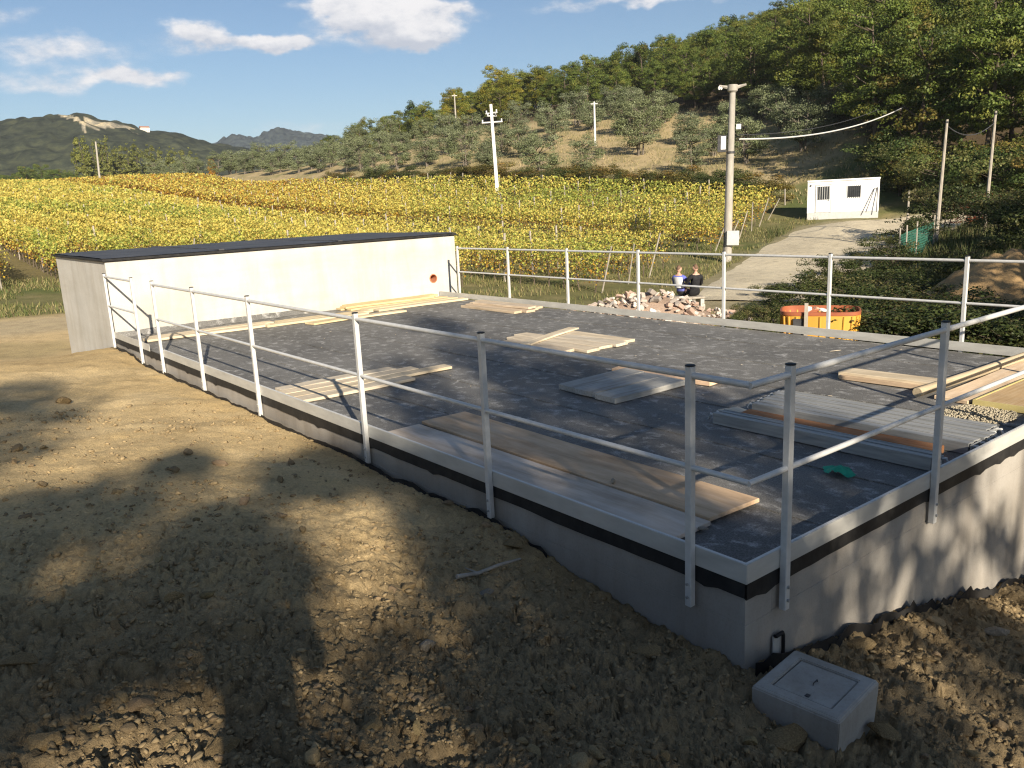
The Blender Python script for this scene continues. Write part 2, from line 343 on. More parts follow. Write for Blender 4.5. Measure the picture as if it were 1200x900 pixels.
# ------------------------------------------------------------------ terrain
def ctrl():
    P = []
    def w(x, y, z): P.append((x, y, z))
    # along the left wall
    for y, z in ((.5, -.60), (1.14, -.55), (1.65, -.48), (2.1, -.40), (3.2, -.40), (4.1, -.39), (6.7, -.39), (8.6, -.36), (10, -.39), (11.6, -.36), (13.4, -.28), (15.5, -.62), (18, -1.0)): w(0, y, z)
    w(0, 0, -.63)
    for x, z in ((.3, -.68), (1.13, -.85), (1.93, -.99), (2.85, -1.22), (3.95, -1.42), (6, -1.5), (8, -1.55)): w(x, 0, z)
    for p in ((-.3, -.75, -.69), (.35, -.75, -.74), (.1, -1.4, -.78), (1.2, -1.0, -.95), (2.5, -1.2, -1.2), (4, -2, -1.4), (1, -2.5, -.95),
              (-3.4, -2.4, .32), (-3.4, 0, .28), (-3.3, 2, .22), (-3.3, 5, .12), (-3.5, 9, .02), (-4, 13, -.2), (-2, 1, 0.0), (-2, -1, .06), (-1, 0, -.34), (-1, 1.2, -.32),
              (-1, 3, -.17), (-2, 3.5, .05), (-1.2, 6, -.18), (-1.5, 10, -.22), (-1, -1.5, -.35), (-6, 0, .35), (-8, 8, .25), (-.6, 13, -.27), (-2.5, 13.3, -.2), (-.9, 15, -.55),
              (-2.5, 16, -.55), (-3, 20, -.95), (0, 24, -1.08), (6, 24, -1.25), (-7, 18, -.6), (-20, 15, .2), (-15, -15, .6), (3, -12, -.5), (12, -12, -1.0), (25, -18, -.6),
              (8, 2, -1.6), (8, 8, -1.6), (8.5, 13, -1.55), (8, 19, -1.45), (14, 6, -1.6), (14, 14, -1.6), (3, 20, -1.15), (-40, -30, 1.5), (0, -50, 2), (40, -50, 2)): w(*p)
    rr = [12, 20, 30, 45, 60, 80, 95, 110, 130, 150, 180, 220, 300, 600, 1500, 6000]
    cols = {
        -250: [None, None, -.7, -.2, .8, 2.0, 2.9, 3.8, 5.0, 6.2, 8.0, 9.9, 8, 2, -20, -60],
        0:    [None, None, -1.0, -.2, .7, 1.9, 2.8, 3.8, 5.0, 6.2, 8.0, 9.9, 8, 2, -20, -60],
        150:  [None, None, -1.1, -.55, .2, 1.5, 2.4, 3.4, 4.8, 6.2, 8.2, 10.5, 9.5, 2, -20, -60],
        300:  [None, None, -1.2, -.85, -.25, .7, 1.5, 2.7, 4.2, 6.2, 10.2, 11.8, 10, 2, -20, -60],
        440:  [None, None, -1.3, -1.1, -.5, .8, 2.3, 4.2, 7.4, 10.6, 14.2, 15.5, 12, 2, -20, -60],
        583:  [None, None, -1.5, -1.2, -.35, 1.8, 4.4, 7.0, 10.6, 14, 19.5, 23, 24, 20, 0, -60],
        720:  [None, None, -1.6, -1.3, -.3, 2.8, 5.5, 8.2, 12.6, 17, 23, 27, 28, 27, 0, -60],
        850:  [None, None, -1.6, -1.35, -.1, 3.2, 5.7, 8.6, 14.4, 20, 27.5, 33, 35, 34, 0, -60],
        1000: [None, None, -1.65, -1.15, -.15, 4.2, 8.2, 12.6, 18.5, 25, 33, 41, 45, 45, 0, -60],
        1110: [None, None, -1.5, -.75, -.1, 5.4, 10.2, 15, 22, 29, 39, 50, 56, 56, 0, -60],
        1220: [None, None, -1.4, -.3, .5, 6.2, 11.4, 16.5, 24, 31.5, 42, 54, 62, 62, 0, -60],
        1500: [None, None, -1.3, .2, 2.0, 8.0, 13, 18.5, 26, 34, 45, 58, 66, 66, 0, -60]}
    for px, zs in cols.items():
        a = azpx(px)
        for r, z in zip(rr, zs):
            if z is not None: P.append((*polar(a, r), z))
    for px, r, z in ((950, 60, -.2), (987, 60, -.17), (1027, 60, -.17), (987, 63, .1), (987, 55, -.38)): P.append((*polar(azpx(px), r), z))
    for adeg in (110, 150, 190, 230, 270, 310, 345):
        for r, z in ((60, 2), (200, 6), (600, 4), (1500, -20), (6000, -60)): P.append((*polar(radians(adeg), r), z))
    return np.array(P)
CP = ctrl()
def _lp(x, y):
    dx, dy = x-CAM[0], y-CAM[1]; r = np.hypot(dx, dy)
    rho = np.log1p(r/2.0); a = np.arctan2(dx, dy); return rho*np.sin(a), rho*np.cos(a)
def _fit():
    a, b = _lp(CP[:, 0], CP[:, 1]); n = len(a)
    d2 = (a[:, None]-a)**2 + (b[:, None]-b)**2
    K = np.where(d2 > 0, .5*d2*np.log(d2+1e-12), 0) + np.eye(n)*2e-4
    Pm = np.stack([np.ones(n), a, b], 1); A = np.block([[K, Pm], [Pm.T, np.zeros((3, 3))]])
    s = np.linalg.solve(A, np.r_[CP[:, 2], 0, 0, 0]); return a, b, s
_RA, _RB, _RS = _fit()
def hbase(x, y):
    x = np.asarray(x, float); y = np.asarray(y, float); sh = x.shape; x = x.ravel(); y = y.ravel(); o = np.empty(len(x))
    for i in range(0, len(x), 20000):
        a, b = _lp(x[i:i+20000], y[i:i+20000]); d2 = (a[:, None]-_RA)**2 + (b[:, None]-_RB)**2
        o[i:i+20000] = (.5*d2*np.log(d2+1e-12)) @ _RS[:-3] + _RS[-3] + _RS[-2]*a + _RS[-1]*b
    return o.reshape(sh)
def dirtmask(x, y):
    r = np.hypot(x-CAM[0], y-CAM[1])
    left = (1-sstep(-.1, .3, x))*(1-sstep(14.5, 17.5, y + .6*np.abs(x+2)*0)) ; near = (1-sstep(.1, .5, y))*(1-sstep(7, 12, x))
    return np.clip(np.maximum(left, near)*(1-sstep(17, 22, r)), 0, 1)
def hdisp(x, y):
    """lumps and clods of the dug soil"""
    dm = dirtmask(x, y)
    rough = np.clip(1.1 - .22*np.maximum(y-.6, 0) + .6*(fbm(x*.8, y*.8, 3, 5)-.5), .30, 1.15)
    big = (fbm(x*1.3, y*1.3, 4, 11)-.5)*.16
    wx, wy = .55*(fbm(x*7, y*7, 3, 3)-.5), .55*(fbm(x*7, y*7, 3, 4)-.5)
    f1, f2, i1 = worley(x*4.6+wx*2, y*4.6+wy*2, 21); c1 = sstep(0, .16, f2-f1)*(.25+.75*i1**1.5)*.040 + .016*i1*(1-f1)
    g1, g2, j1 = worley(x*10.5+wx*3, y*10.5+wy*3, 22); c2 = sstep(0, .18, g2-g1)*(.15+.85*j1**1.6)*.034
    k1, k2, l1 = worley(x*23+wx*5, y*23+wy*5, 23); c3 = sstep(0, .25, k2-k1)*(.1+.9*l1**1.5)*.018
    rid = 1-np.abs(2*fbm(x*19, y*19, 4, 31)-1); fine = (rid-.6)*.030 + (fbm(x*60, y*60, 2, 32)-.5)*.016
    return dm*(big*.6 + rough*(c1*np.clip(rough, .3, 1)+c2+c3+fine) - .045*rough) + (1-dm)*(fbm(x*.35, y*.35, 4, 41)-.5)*.12
def H(x, y): return hbase(x, y) + hdisp(np.asarray(x, float), np.asarray(y, float))
def h1(x, y): return float(H(np.array([x]), np.array([y]))[0])
def spot(px, r):                    # ground point in a picture column
    x, y = polar(azpx(px), r); return x, y, h1(x, y)

# land use
VX0, VX1, VROW = -4.0, 50.5, 2.5    # vineyard
def vine_start(x):
    return 36.0 if x < 11 else (36 - (x-11)*2.2 if x < 17.5 else 20.2+(x-19.6)*.42)
ROAD = [(spot(890, 27)[:2], 2.0), (spot(912, 33)[:2], 2.6), (spot(950, 40)[:2], 3.0), (spot(990, 47)[:2], 3.8), (spot(1030, 54)[:2], 4.4), (spot(1085, 57)[:2], 2.8), (spot(1160, 60)[:2], 1.6), (spot(1250, 66)[:2], 1.5)]
def seg_dist(x, y, line):
    best = np.full(np.shape(x), 1e9)
    for (p, w0), (q, w1) in zip(line[:-1], line[1:]):
        dx, dy = q[0]-p[0], q[1]-p[1]; l2 = dx*dx+dy*dy; t = np.clip(((x-p[0])*dx+(y-p[1])*dy)/l2, 0, 1)
        best = np.minimum(best, np.hypot(x-p[0]-t*dx, y-p[1]-t*dy) - (w0+(w1-w0)*t))
    return best
FOREST_EDGE = [(380, 232), (440, 186), (500, 172), (600, 152), (700, 143), (800, 128), (850, 120), (950, 98), (1000, 90), (1050, 70), (1100, 65), (1180, 64), (1300, 60)]
_fe_az = np.array([azpx(p) for p, _ in FOREST_EDGE]); _fe_r = np.array([r for _, r in FOREST_EDGE], float)
def forest_r(az): return np.interp(az, _fe_az, _fe_r, left=400, right=60)

def ground():
    az0 = YAW
    fine = np.linspace(-radians(41), radians(41), 520)
    side = np.concatenate([np.linspace(radians(42), 2*pi-radians(42), 70)])
    az = az0 + np.concatenate([fine, side])
    r = [0.12]
    while r[-1] < 1.0: r.append(r[-1]*1.09)
    while r[-1] < 15: r.append(r[-1]*1.0068)
    while r[-1] < 420: r.append(r[-1]*1.018)
    while r[-1] < 2500: r.append(r[-1]*1.10)
    r = np.array(r); A, R_ = np.meshgrid(az, r); x = CAM[0]+R_*np.sin(A); y = CAM[1]+R_*np.cos(A)
    z = H(x, y)
    inside = ((x > .03) & (x < 7.1) & (y > .03) & (y < 18)) | ((x > .03) & (x < 7.45) & (y > 13.5) & (y < 17.9))
    z = np.where(inside, np.minimum(z, -1.75), z)
    na = len(az); nr = len(r)
    idx = np.arange(na*nr).reshape(nr, na); nx = np.roll(idx, -1, 1)
    F = np.stack([idx[:-1].ravel(), idx[1:].ravel(), nx[1:].ravel(), nx[:-1].ravel()], 1)
    # zone colours
    xr, yr, rr, aa = x.ravel(), y.ravel(), R_.ravel(), np.arctan2(x-CAM[0], y-CAM[1]).ravel()
    n1 = fbm(xr*.25, yr*.25, 4, 61); n2 = fbm(xr*1.2, yr*1.2, 4, 62); n3 = fbm(xr*.06, yr*.06, 3, 63)
    C = np.zeros((len(xr), 3)); C[:] = (.16, .155, .065)
    def put(mask, col): C[:] = C*(1-mask[:, None]) + np.array(col)*mask[:, None]
    put(sstep(.45, .62, n2*.5+n1*.5), (.25, .215, .105))                       # grass worn to straw
    put(sstep(.55, .66, n1), (.11, .13, .045))
    vine = ((xr > VX0-1) & (xr < VX1+1) & (yr > 36)).astype(float); put(vine*.8, (.19, .155, .075))
    olive = sstep(52.2, 53.5, xr + 1.5*(n2-.5))*sstep(35, 42, yr)*(aa < azpx(1010)); put(olive*(.55+.45*sstep(.35, .55, n2)), (.42, .335, .19)); put(olive*sstep(.57, .66, n1)*.6, (.26, .24, .11))
    fo = sstep(-3, 6, rr-forest_r(aa))*(aa > azpx(400)); put(fo, (.10, .075, .045)); put((rr > 400).astype(float), (.07, .075, .04))
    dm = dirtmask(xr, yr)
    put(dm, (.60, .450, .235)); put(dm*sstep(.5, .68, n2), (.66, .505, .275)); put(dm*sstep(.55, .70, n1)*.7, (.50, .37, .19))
    put(dm*sstep(3.4, .4, yr+1.5*(n1-.5))*.8, (.235, .175, .10))  # tree shade over the near soil deepened in its colour
    tr = np.abs(yr-(25.5+.1*xr)+1.2*(n1-.5)); bare = (1-sstep(27.0, 28.5, yr-.1*xr+1.2*(n1-.5)))*(1-sstep(3, 5, xr))*(1-dm)*(yr > 10)*(rr < 60); put(bare, (.58, .44, .24)); put(bare*sstep(.5, .6, n1), (.46, .36, .19)); put((1-sstep(1.2, 2.3, tr))*(1-sstep(3, 6, xr))*(1-dm)*(rr < 60), (.46, .375, .235))      # farm track
    put((1-sstep(-.4, 1.0, seg_dist(xr, yr, ROAD)+1.6*(n2-.5)))*.8, (.36, .31, .20))
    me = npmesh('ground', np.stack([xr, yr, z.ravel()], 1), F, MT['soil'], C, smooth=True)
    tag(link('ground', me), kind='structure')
ground()

def gravel_road():
    pts = []; n = 60
    P = np.array([p for p, _ in ROAD]); Wd = np.array([w for _, w in ROAD]); d = np.r_[0, np.cumsum(np.hypot(*np.diff(P, axis=0).T))]
    t = np.linspace(0, d[-1], n); cx = np.interp(t, d, P[:, 0]); cy = np.interp(t, d, P[:, 1]); ww = np.interp(t, d, Wd)
    k = np.ones(7)/7; cx = np.convolve(np.pad(cx, 3, 'edge'), k, 'valid'); cy = np.convolve(np.pad(cy, 3, 'edge'), k, 'valid')
    tx, ty = np.gradient(cx), np.gradient(cy); l = np.hypot(tx, ty); tx /= l; ty /= l
    m_ = 15; S = np.linspace(-1, 1, m_)
    wob = 1 + .25*(fbm(t*.4, t*0, 3, 77)-.5); wob2 = 1+.25*(fbm(t*.4, t*0+5, 3, 78)-.5)
    X = cx[:, None] + ty[:, None]*S*ww[:, None]*np.where(S < 0, wob[:, None], wob2[:, None]); Y = cy[:, None] - tx[:, None]*S*ww[:, None]*np.where(S < 0, wob[:, None], wob2[:, None])
    Z = H(X, Y) + .035*(1-np.abs(S)**6) + .012*(fbm(X*3, Y*3, 3, 79)-.5) + .02*np.abs(np.sin(S*3))
    idx = np.arange(n*m_).reshape(n, m_)
    F = np.stack([idx[:-1, :-1].ravel(), idx[:-1, 1:].ravel(), idx[1:, 1:].ravel(), idx[1:, :-1].ravel()], 1)
    C = np.array([(.60, .53, .39)])*(.8+.4*fbm(X.ravel()*.7, Y.ravel()*.7, 4, 80))[:, None]
    tag(link('gravel_road', npmesh('gravel_road', np.stack([X.ravel(), Y.ravel(), Z.ravel()], 1), F, MT['soil'], C, True)), kind='structure')
gravel_road()

# ------------------------------------------------------------------ far hills
def hill(name, ridge, r0, r1, col, seed, clear=None):
    """ridge: [(px, py)] skyline seen at distance r1"""
    px = np.array([p for p, _ in ridge], float); zt = np.array([at(p, q, r1)[2] for p, q in ridge]); az = np.array([azpx(p) for p in px])
    A = np.linspace(az[0], az[-1], 420); T = np.linspace(0, 1.5, 130); AA, TT = np.meshgrid(A, T)
    R_ = r0 + (r1-r0)*TT; zr = np.interp(AA, az, zt)
    prof = np.where(TT < 1, np.sin(np.clip(TT, 0, 1)*pi/2)**1.35, 1-(TT-1)**2*2.2)
    X = CAM[0]+R_*np.sin(AA); Y = CAM[1]+R_*np.cos(AA)
    nz = fbm(X*.004, Y*.004, 5, seed)-.5; can = fbm(X*.03, Y*.03, 4, seed+9)-.5
    Z = -25 + (zr+25)*prof + nz*zr*.22*np.sin(np.clip(TT, 0, 1)*pi) + can*r1*.008 + (vnoise(X*.09, Y*.09, seed+3)-.5)*r1*.006
    idx = np.arange(AA.size).reshape(AA.shape)
    F = np.stack([idx[:-1, :-1].ravel(), idx[1:, :-1].ravel(), idx[1:, 1:].ravel(), idx[:-1, 1:].ravel()], 1)
    g = fbm(X*.012, Y*.012, 4, seed+20).ravel()
    C = np.array(col)[None]*(.72+.6*g)[:, None]
    if clear is not None:
        mk = clear(AA.ravel(), TT.ravel(), g)[:, None]; C = C*(1-mk) + np.array((.33, .29, .21))*mk
    tag(link(name, npmesh(name, np.stack([X.ravel(), Y.ravel(), Z.ravel()], 1), F, MT['hill'], C, True)), kind='structure')
    def surf(p, t):
        a = azpx(p); r = r0+(r1-r0)*t; x, y = polar(a, r); i = np.argmin(np.abs(T-t)); j = np.argmin(np.abs(A-a)); return X[i, j], Y[i, j], Z[i, j]
    return surf
def clr(A, T, g):
    a0, a1, a2 = azpx(88), azpx(118), azpx(176)
    s1 = (A > a0) & (A < a1) & (np.abs(T-(.90-.26*(A-a0)/(a1-a0))) < .035)
    s2 = (A > a1) & (A < a2) & (T > .66) & (T < .76) & (g > .44)
    return (s1 | s2).astype(float)
hs = hill('hill_far_ridge', [(150, 190), (230, 180), (262, 170), (285, 161), (305, 164), (322, 158), (342, 153), (360, 158), (378, 160), (420, 168), (520, 180), (620, 200)], 1500, 1950, (.030, .040, .042), 70)
hs1 = hill('hill_wooded', [(-420, 205), (-250, 178), (-80, 160), (0, 154), (30, 149), (62, 145), (98, 142), (110, 139), (122, 142), (150, 148), (185, 157), (215, 163), (245, 169), (300, 178), (380, 195), (480, 215)], 520, 950, (.034, .040, .026), 50, clr)
def farmhouse(px, t, s, label):
    x, y, z = hs1(px, t); e = empty('farmhouse', (x, y, z-1), -azpx(px)+.2)
    MB().box(-6*s, 6*s, -4*s, 4*s, 0, 6.5*s).build('wall', MT['plaster'], e)
    b = MB(); b.add([(-6.5*s, -4.6*s, 6.5*s), (6.5*s, -4.6*s, 6.5*s), (6.5*s, 4.6*s, 6.5*s), (-6.5*s, 4.6*s, 6.5*s), (-6.5*s, 0, 8.6*s), (6.5*s, 0, 8.6*s)], [(0, 1, 5, 4), (2, 3, 4, 5), (0, 4, 3), (1, 2, 5), (0, 3, 2, 1)]); b.build('roof', MT['tile'], e)
    for k in (-4, -1.3, 1.3, 4):
        for zz in (1.2, 4): MB().box((k-.5)*s, (k+.5)*s, -4.06*s, -3.98*s, zz*s, (zz+1.3)*s).build('window', MT['glass'], e)
    tag(e, label, 'house')
farmhouse(184, .80, .66, 'pale farmhouse by the clearing high on the wooded hill')
farmhouse(76, .30, .5, 'small pale farmhouse low on the wooded hillside')

# ------------------------------------------------------------------ the concrete tank
DECK = -0.12
def tank():
    e = empty('concrete_tank', (0, 0, 0)); tag(e, 'low rectangular concrete tank with dark bitumen deck and raised end block', 'tank')
    X0, X1, Y0, Y1 = .012, 6.985, .012, 13.43
    # side walls as slabs, upper lift set back a few millimetres from the lower one
    def wall(name, x0, x1, y0, y1, zs):
        w = None
        for k, (z0, z1, s) in enumerate(zs):
            w = MB().box(x0-s, x1+s, y0-s, y1+s, z0, z1).build(name, MT['concrete'], e, bevel=.0015)
    wall('left_wall', X0+.006, X0+.25, Y0+.006, Y1, [(-.37, -.150, 0), (-1.9, -.3702, .0015)])
    wall('front_wall', X0+.2505, X1, Y0+.006, Y0+.25, [(-.36, -.150, 0), (-1.9, -.3602, .0015)])
    wall('right_wall', X1-.25, X1-.0005, Y0+.2515, Y1, [(-1.9, -.150, 0)])
    # deck sheet, a grid with faint ripples, in strips with lapped seams
    nx, ny = 90, 170; xs = np.linspace(X0+.03, X1-.03, nx); ys = np.linspace(Y0+.03, Y1-.005, ny); Xg, Yg = np.meshgrid(xs, ys)
    Zg = DECK + .010*(fbm(Xg*1.3, Yg*1.3, 3, 91)-.5) + .004*(fbm(Xg*7, Yg*7, 2, 92)-.5)
    idx = np.arange(nx*ny).reshape(ny, nx); F = np.stack([idx[:-1, :-1].ravel(), idx[:-1, 1:].ravel(), idx[1:, 1:].ravel(), idx[1:, :-1].ravel()], 1)
    link('deck_membrane', npmesh('deck_membrane', np.stack([Xg.ravel(), Yg.ravel(), Zg.ravel()], 1), F, MT['membrane'], None, True), e)
    for k in range(1, 7):           # lap seams
        b = MB(); x = X0 + k*1.0 + .02*sin(k*2.3); pts = []
        for y in np.linspace(Y0+.05, Y1-.05, 40): pts.append(y)
        vs = []; fs = []
        for i, a in enumerate(pts):
            wob = .008*sin(a*3+k)+.005*sin(a*7.7+k); vs += [(x-.04+wob, a, DECK-.012), (x-.04+wob, a, DECK+.0085), (x+.04+wob*.5, a, DECK+.0085), (x+.04+wob*.5, a, DECK-.012)]
            if i: fs += [((i-1)*4+q, (i-1)*4+q+1, i*4+q+1, i*4+q) for q in range(3)]
        b.add(vs, fs)
        b.build('lap_strip', MT['membrane'], e)
    # black turned-down edge with a ragged lower hem
    def hem(name, p0, p1, out, n, seed):
        rg = random.Random(seed); p0 = np.array(p0, float); p1 = np.array(p1, float); o = np.array(out, float); vs = []; fs = []
        for i in range(n+1):
            p = p0+(p1-p0)*i/n; low = -.195 - .022*fbm(np.array([i*.13]), np.array([seed*1.0]), 3, seed)[0] - (.02 if rg.random() < .1 else 0)
            for z, k in ((-.10, .010), (low, .010+.004*rg.random()), (low, .0), (-.10, .0)): vs.append((*(p+o*k), z))
        for i in range(n):
            a = i*4
            for k in range(4): fs.append((a+k, a+(k+1) % 4, a+4+(k+1) % 4, a+4+k))
        b = MB(); b.add(vs, fs); b.build(name, MT['black'], e)
    hem('membrane_hem', (X0+.004, Y0, 0)[:2], (X0+.004, Y1, 0)[:2], (-1, 0), 150, 3)
    hem('membrane_hem', (X0, Y0+.004, 0)[:2], (X1, Y0+.004, 0)[:2], (0, -1), 80, 4)
    # raised block at the far end
    bx0, bx1, by0, by1 = .03, 7.53, 13.45, 17.9
    blk = MB().box(bx0, bx1, by0, by1, -1.9, 1.235).build('raised_block', MT['concrete_pale'], e, bevel=.01)
    cut = MB(); cut.tube([(6.87, by0-.3, .30), (6.87, by0+.5, .30)], .104, 24); cutter = cut.build('cutter', MT['concrete_pale']); bo = blk.modifiers.new('b', 'BOOLEAN'); bo.operation = 'DIFFERENCE'; bo.object = cutter; bo.solver = 'EXACT'
    dg = bpy.context.evaluated_depsgraph_get(); nm = bpy.data.meshes.new_from_object(blk.evaluated_get(dg)); blk.modifiers.clear(); blk.data = nm; bpy.data.objects.remove(cutter)
    cp = MB(); cp.box(bx0-.05, bx1+.03, by0-.05, by1+.05, 1.237, 1.285); cp.build('block_cap', MT['black'], blk, bevel=.008)
    nx, ny = 60, 40; xs = np.linspace(bx0-.045, bx1+.025, nx); ys = np.linspace(by0-.045, by1+.045, ny); Xg, Yg = np.meshgrid(xs, ys)
    Zg = 1.292 + .02*fbm(Xg*1.2, Yg*1.2, 3, 95)*np.minimum(1, 4*np.minimum(Yg-by0+.045, by1+.045-Yg))
    idx = np.arange(nx*ny).reshape(ny, nx); F = np.stack([idx[:-1, :-1].ravel(), idx[:-1, 1:].ravel(), idx[1:, 1:].ravel(), idx[1:, :-1].ravel()], 1)
    link('cap_sheet', npmesh('cap_sheet', np.stack([Xg.ravel(), Yg.ravel(), Zg.ravel()], 1), F, MT['cap'], None, True), blk)
    for x in (2.1, 4.6): MB().box(x-.05, x+.05, by0-.047, by1+.04, 1.29, 1.314).build('lap_strip', MT['cap'], blk)
    # dark upstand where the sheet climbs the block
    up = MB(); n = 60; vs = []; fs = []
    for i in range(n+1):
        x = bx0+.02+(3.6)*i/n; t = .085+.03*fbm(np.array([i*.2]), np.array([1.]), 3, 8)[0]
        vs += [(x, by0-.004, DECK), (x, by0-.004, DECK+t), (x, by0-.012, DECK+t), (x, by0-.03, DECK)]
    for i in range(n):
        for k in range(3): fs.append((i*4+k, i*4+k+1, i*4+5+k, i*4+4+k))
    up.add(vs, fs); up.build('membrane_upstand', MT['membrane'], e)
    # clay pipe stub in the block face
    pr = MB(); n = 20; cx, cz = 6.87, .30
    for (ra, rb, ya, yb) in ((.102, .102, -.012, .40), (.102, .086, -.012, -.012), (.086, .086, -.012, .40)):
        vs = []; fs = []
        for k in range(n):
            a = 2*pi*k/n; vs += [(cx+ra*cos(a), by0+ya, cz+ra*sin(a)), (cx+rb*cos(a), by0+yb, cz+rb*sin(a))]
        for k in range(n): fs.append((2*k, 2*k+1, 2*((k+1) % n)+1, 2*((k+1) % n)))
        pr.add(vs, fs)
    po = pr.build('pipe_opening', MT['terracotta'], blk)
    d = MB(); d.add([(cx+.086*cos(2*pi*k/n), by0+.38, cz+.086*sin(2*pi*k/n)) for k in range(n)], [tuple(range(n))]); d.build('pipe_hollow', MT['dark'], blk)
    # timber kerb board under the far rail is the toe board itself; black conduit by the near corner
    c = MB(); c.tube([(.27, .0, -.52), (.27, -.012, -.515), (.30, -.014, -.512), (.328, -.012, -.512), (.336, -.013, -.53), (.337, -.014, -.60), (.333, -.012, -.80)], .011, 8)
    c.build('conduit', MT['black'], e, smooth=True)
    MB().box(.255, .315, -.004, .006, -.80, -.52).build('conduit_backing', MT['concrete_pale'], e)
tank()

# ------------------------------------------------------------------ guard rails
def make_post():
    b = MB(); b.box(-.044, -.002, -.022, .022, -.36, 1.035); me = b.mesh('post', MT['galv'], bevel=.004)
    c = MB(); n = 14
    c.tube([(-.023, 0, 1.0355), (-.023, 0, 1.041), (-.023, 0, 1.044)], [.029, .029, .020], n); mc = c.mesh('post_cap', MT['plastic_cap'], smooth=True)
    bo = MB(); bo.tube([(-.0435, .0, 0), (-.056, .0, 0)], .009, 6)
    mb = bo.mesh('bolt', MT['steel'])
    return me, mc, mb
PM, PC, PB = make_post()
def post(e, x, y, rz, cap=True):
    p = link('post', PM, e, (x, y, 0), (0, 0, rz)); 
    if cap: link('post_cap', PC, p)
    for z in (-.30, -.22): link('bolt', PB, p, (0, 0, z))
def rail(e, name, pts, r, n=12): MB().tube(pts, r, n).build(name, MT['galv'], e, smooth=True)
def toe(e, x0, x1, y0, y1): MB().box(x0, x1, y0, y1, -.112, 0).build('toe_board', MT['galv_toe'], e, bevel=.0015)
def railings():
    ZT, ZM = .985, .470
    e = empty('guard_railing'); tag(e, 'galvanised two-bar guard railing round the near corner of the tank deck', 'railing')
    for y in (.36, 2.24, 4.12, 6.68, 8.62, 10.46): post(e, 0, y, 0)
    for x in (.32, 2.08, 3.88, 5.66, 6.72): post(e, x, 0, pi/2)
    for z, r in ((ZT, .0185), (ZM, .0165)):
        rail(e, 'top_rail' if z == ZT else 'mid_rail', [(-.024, 10.45, z), (-.024, -.024-r*0, z)], r)
        rail(e, 'top_rail' if z == ZT else 'mid_rail', [(-.024-r*.6, -.024, z-.0005), (7.02, -.024, z-.0005)], r)
    toe(e, -.0015, .005, -.0015, 10.44); toe(e, .0055, 7.0, -.0015, .005)
    # folded lip along the top of the toe board
    MB().box(.0055, .022, .022, 10.44, -.006, .0015).build('toe_lip', MT['galv'], e); MB().box(.0055, 6.99, .0055, .0215, -.006, .0015).build('toe_lip', MT['galv'], e)
    e = empty('railing_section', (0, 0, 0)); tag(e, 'short galvanised railing piece beside the left end of the raised block', 'railing')
    for y in (11.62, 13.41): post(e, 0, y, 0)
    for z, r in ((ZT, .0185), (ZM, .0165)): rail(e, 'top_rail' if z == ZT else 'mid_rail', [(-.024, 11.6, z), (-.024, 13.44, z)], r)
    toe(e, -.0015, .005, 11.2, 13.42)
    e = empty('guard_railing', (0, 0, 0)); tag(e, 'galvanised two-bar guard railing along the far edge of the tank deck, towards the vineyard', 'railing')
    for y in (.15, 1.93, 3.71, 5.48, 7.26, 9.06, 10.85, 12.64): post(e, 7.0, y, pi)
    for z, r in ((ZT, .0185), (ZM, .0165)): rail(e, 'top_rail' if z == ZT else 'mid_rail', [(7.024, .0, z), (7.024, 12.68, z)], r)
    toe(e, 6.990, 6.998, .03, 13.42)
railings()

# ------------------------------------------------------------------ timber and scaffold left on the deck
RG = random.Random(11)
def board(name, label, cat, cx, cy, L_, Wd, th, rz, z0, mat, group=None, tint=(1, 1, 1), warp=0.0, tilt=0.0):
    """a sawn board lying flat, long side along its own x, ends uneven, slightly warped"""
    n = 7; vs = []; fs = []; s = RG.random()*10
    for i in range(n):
        t = i/(n-1)-.5; x = t*L_
        for (y, z) in ((-Wd/2, 0), (Wd/2, 0), (Wd/2, th), (-Wd/2, th)):
            ex = (.012*sin(s+9*y) if i in (0, n-1) else 0)
            vs.append((x+ex, y+.006*sin(s+x*2.1), z + warp*(t*t*4) + .003*sin(s+x*3)))
    for i in range(n-1):
        for k in range(4): fs.append((i*4+k, i*4+(k+1) % 4, i*4+4+(k+1) % 4, i*4+4+k))
    fs += [(3, 2, 1, 0), ((n-1)*4, (n-1)*4+1, (n-1)*4+2, (n-1)*4+3)]
    b = MB(); b.add(vs, fs); o = b.build(name, MT[mat], bevel=.004); o.location = (cx, cy, z0); o.rotation_euler = (tilt, 0, rz)
    o.color = (*tint, 1); tag(o, label, cat, group); return o
D = DECK+.008
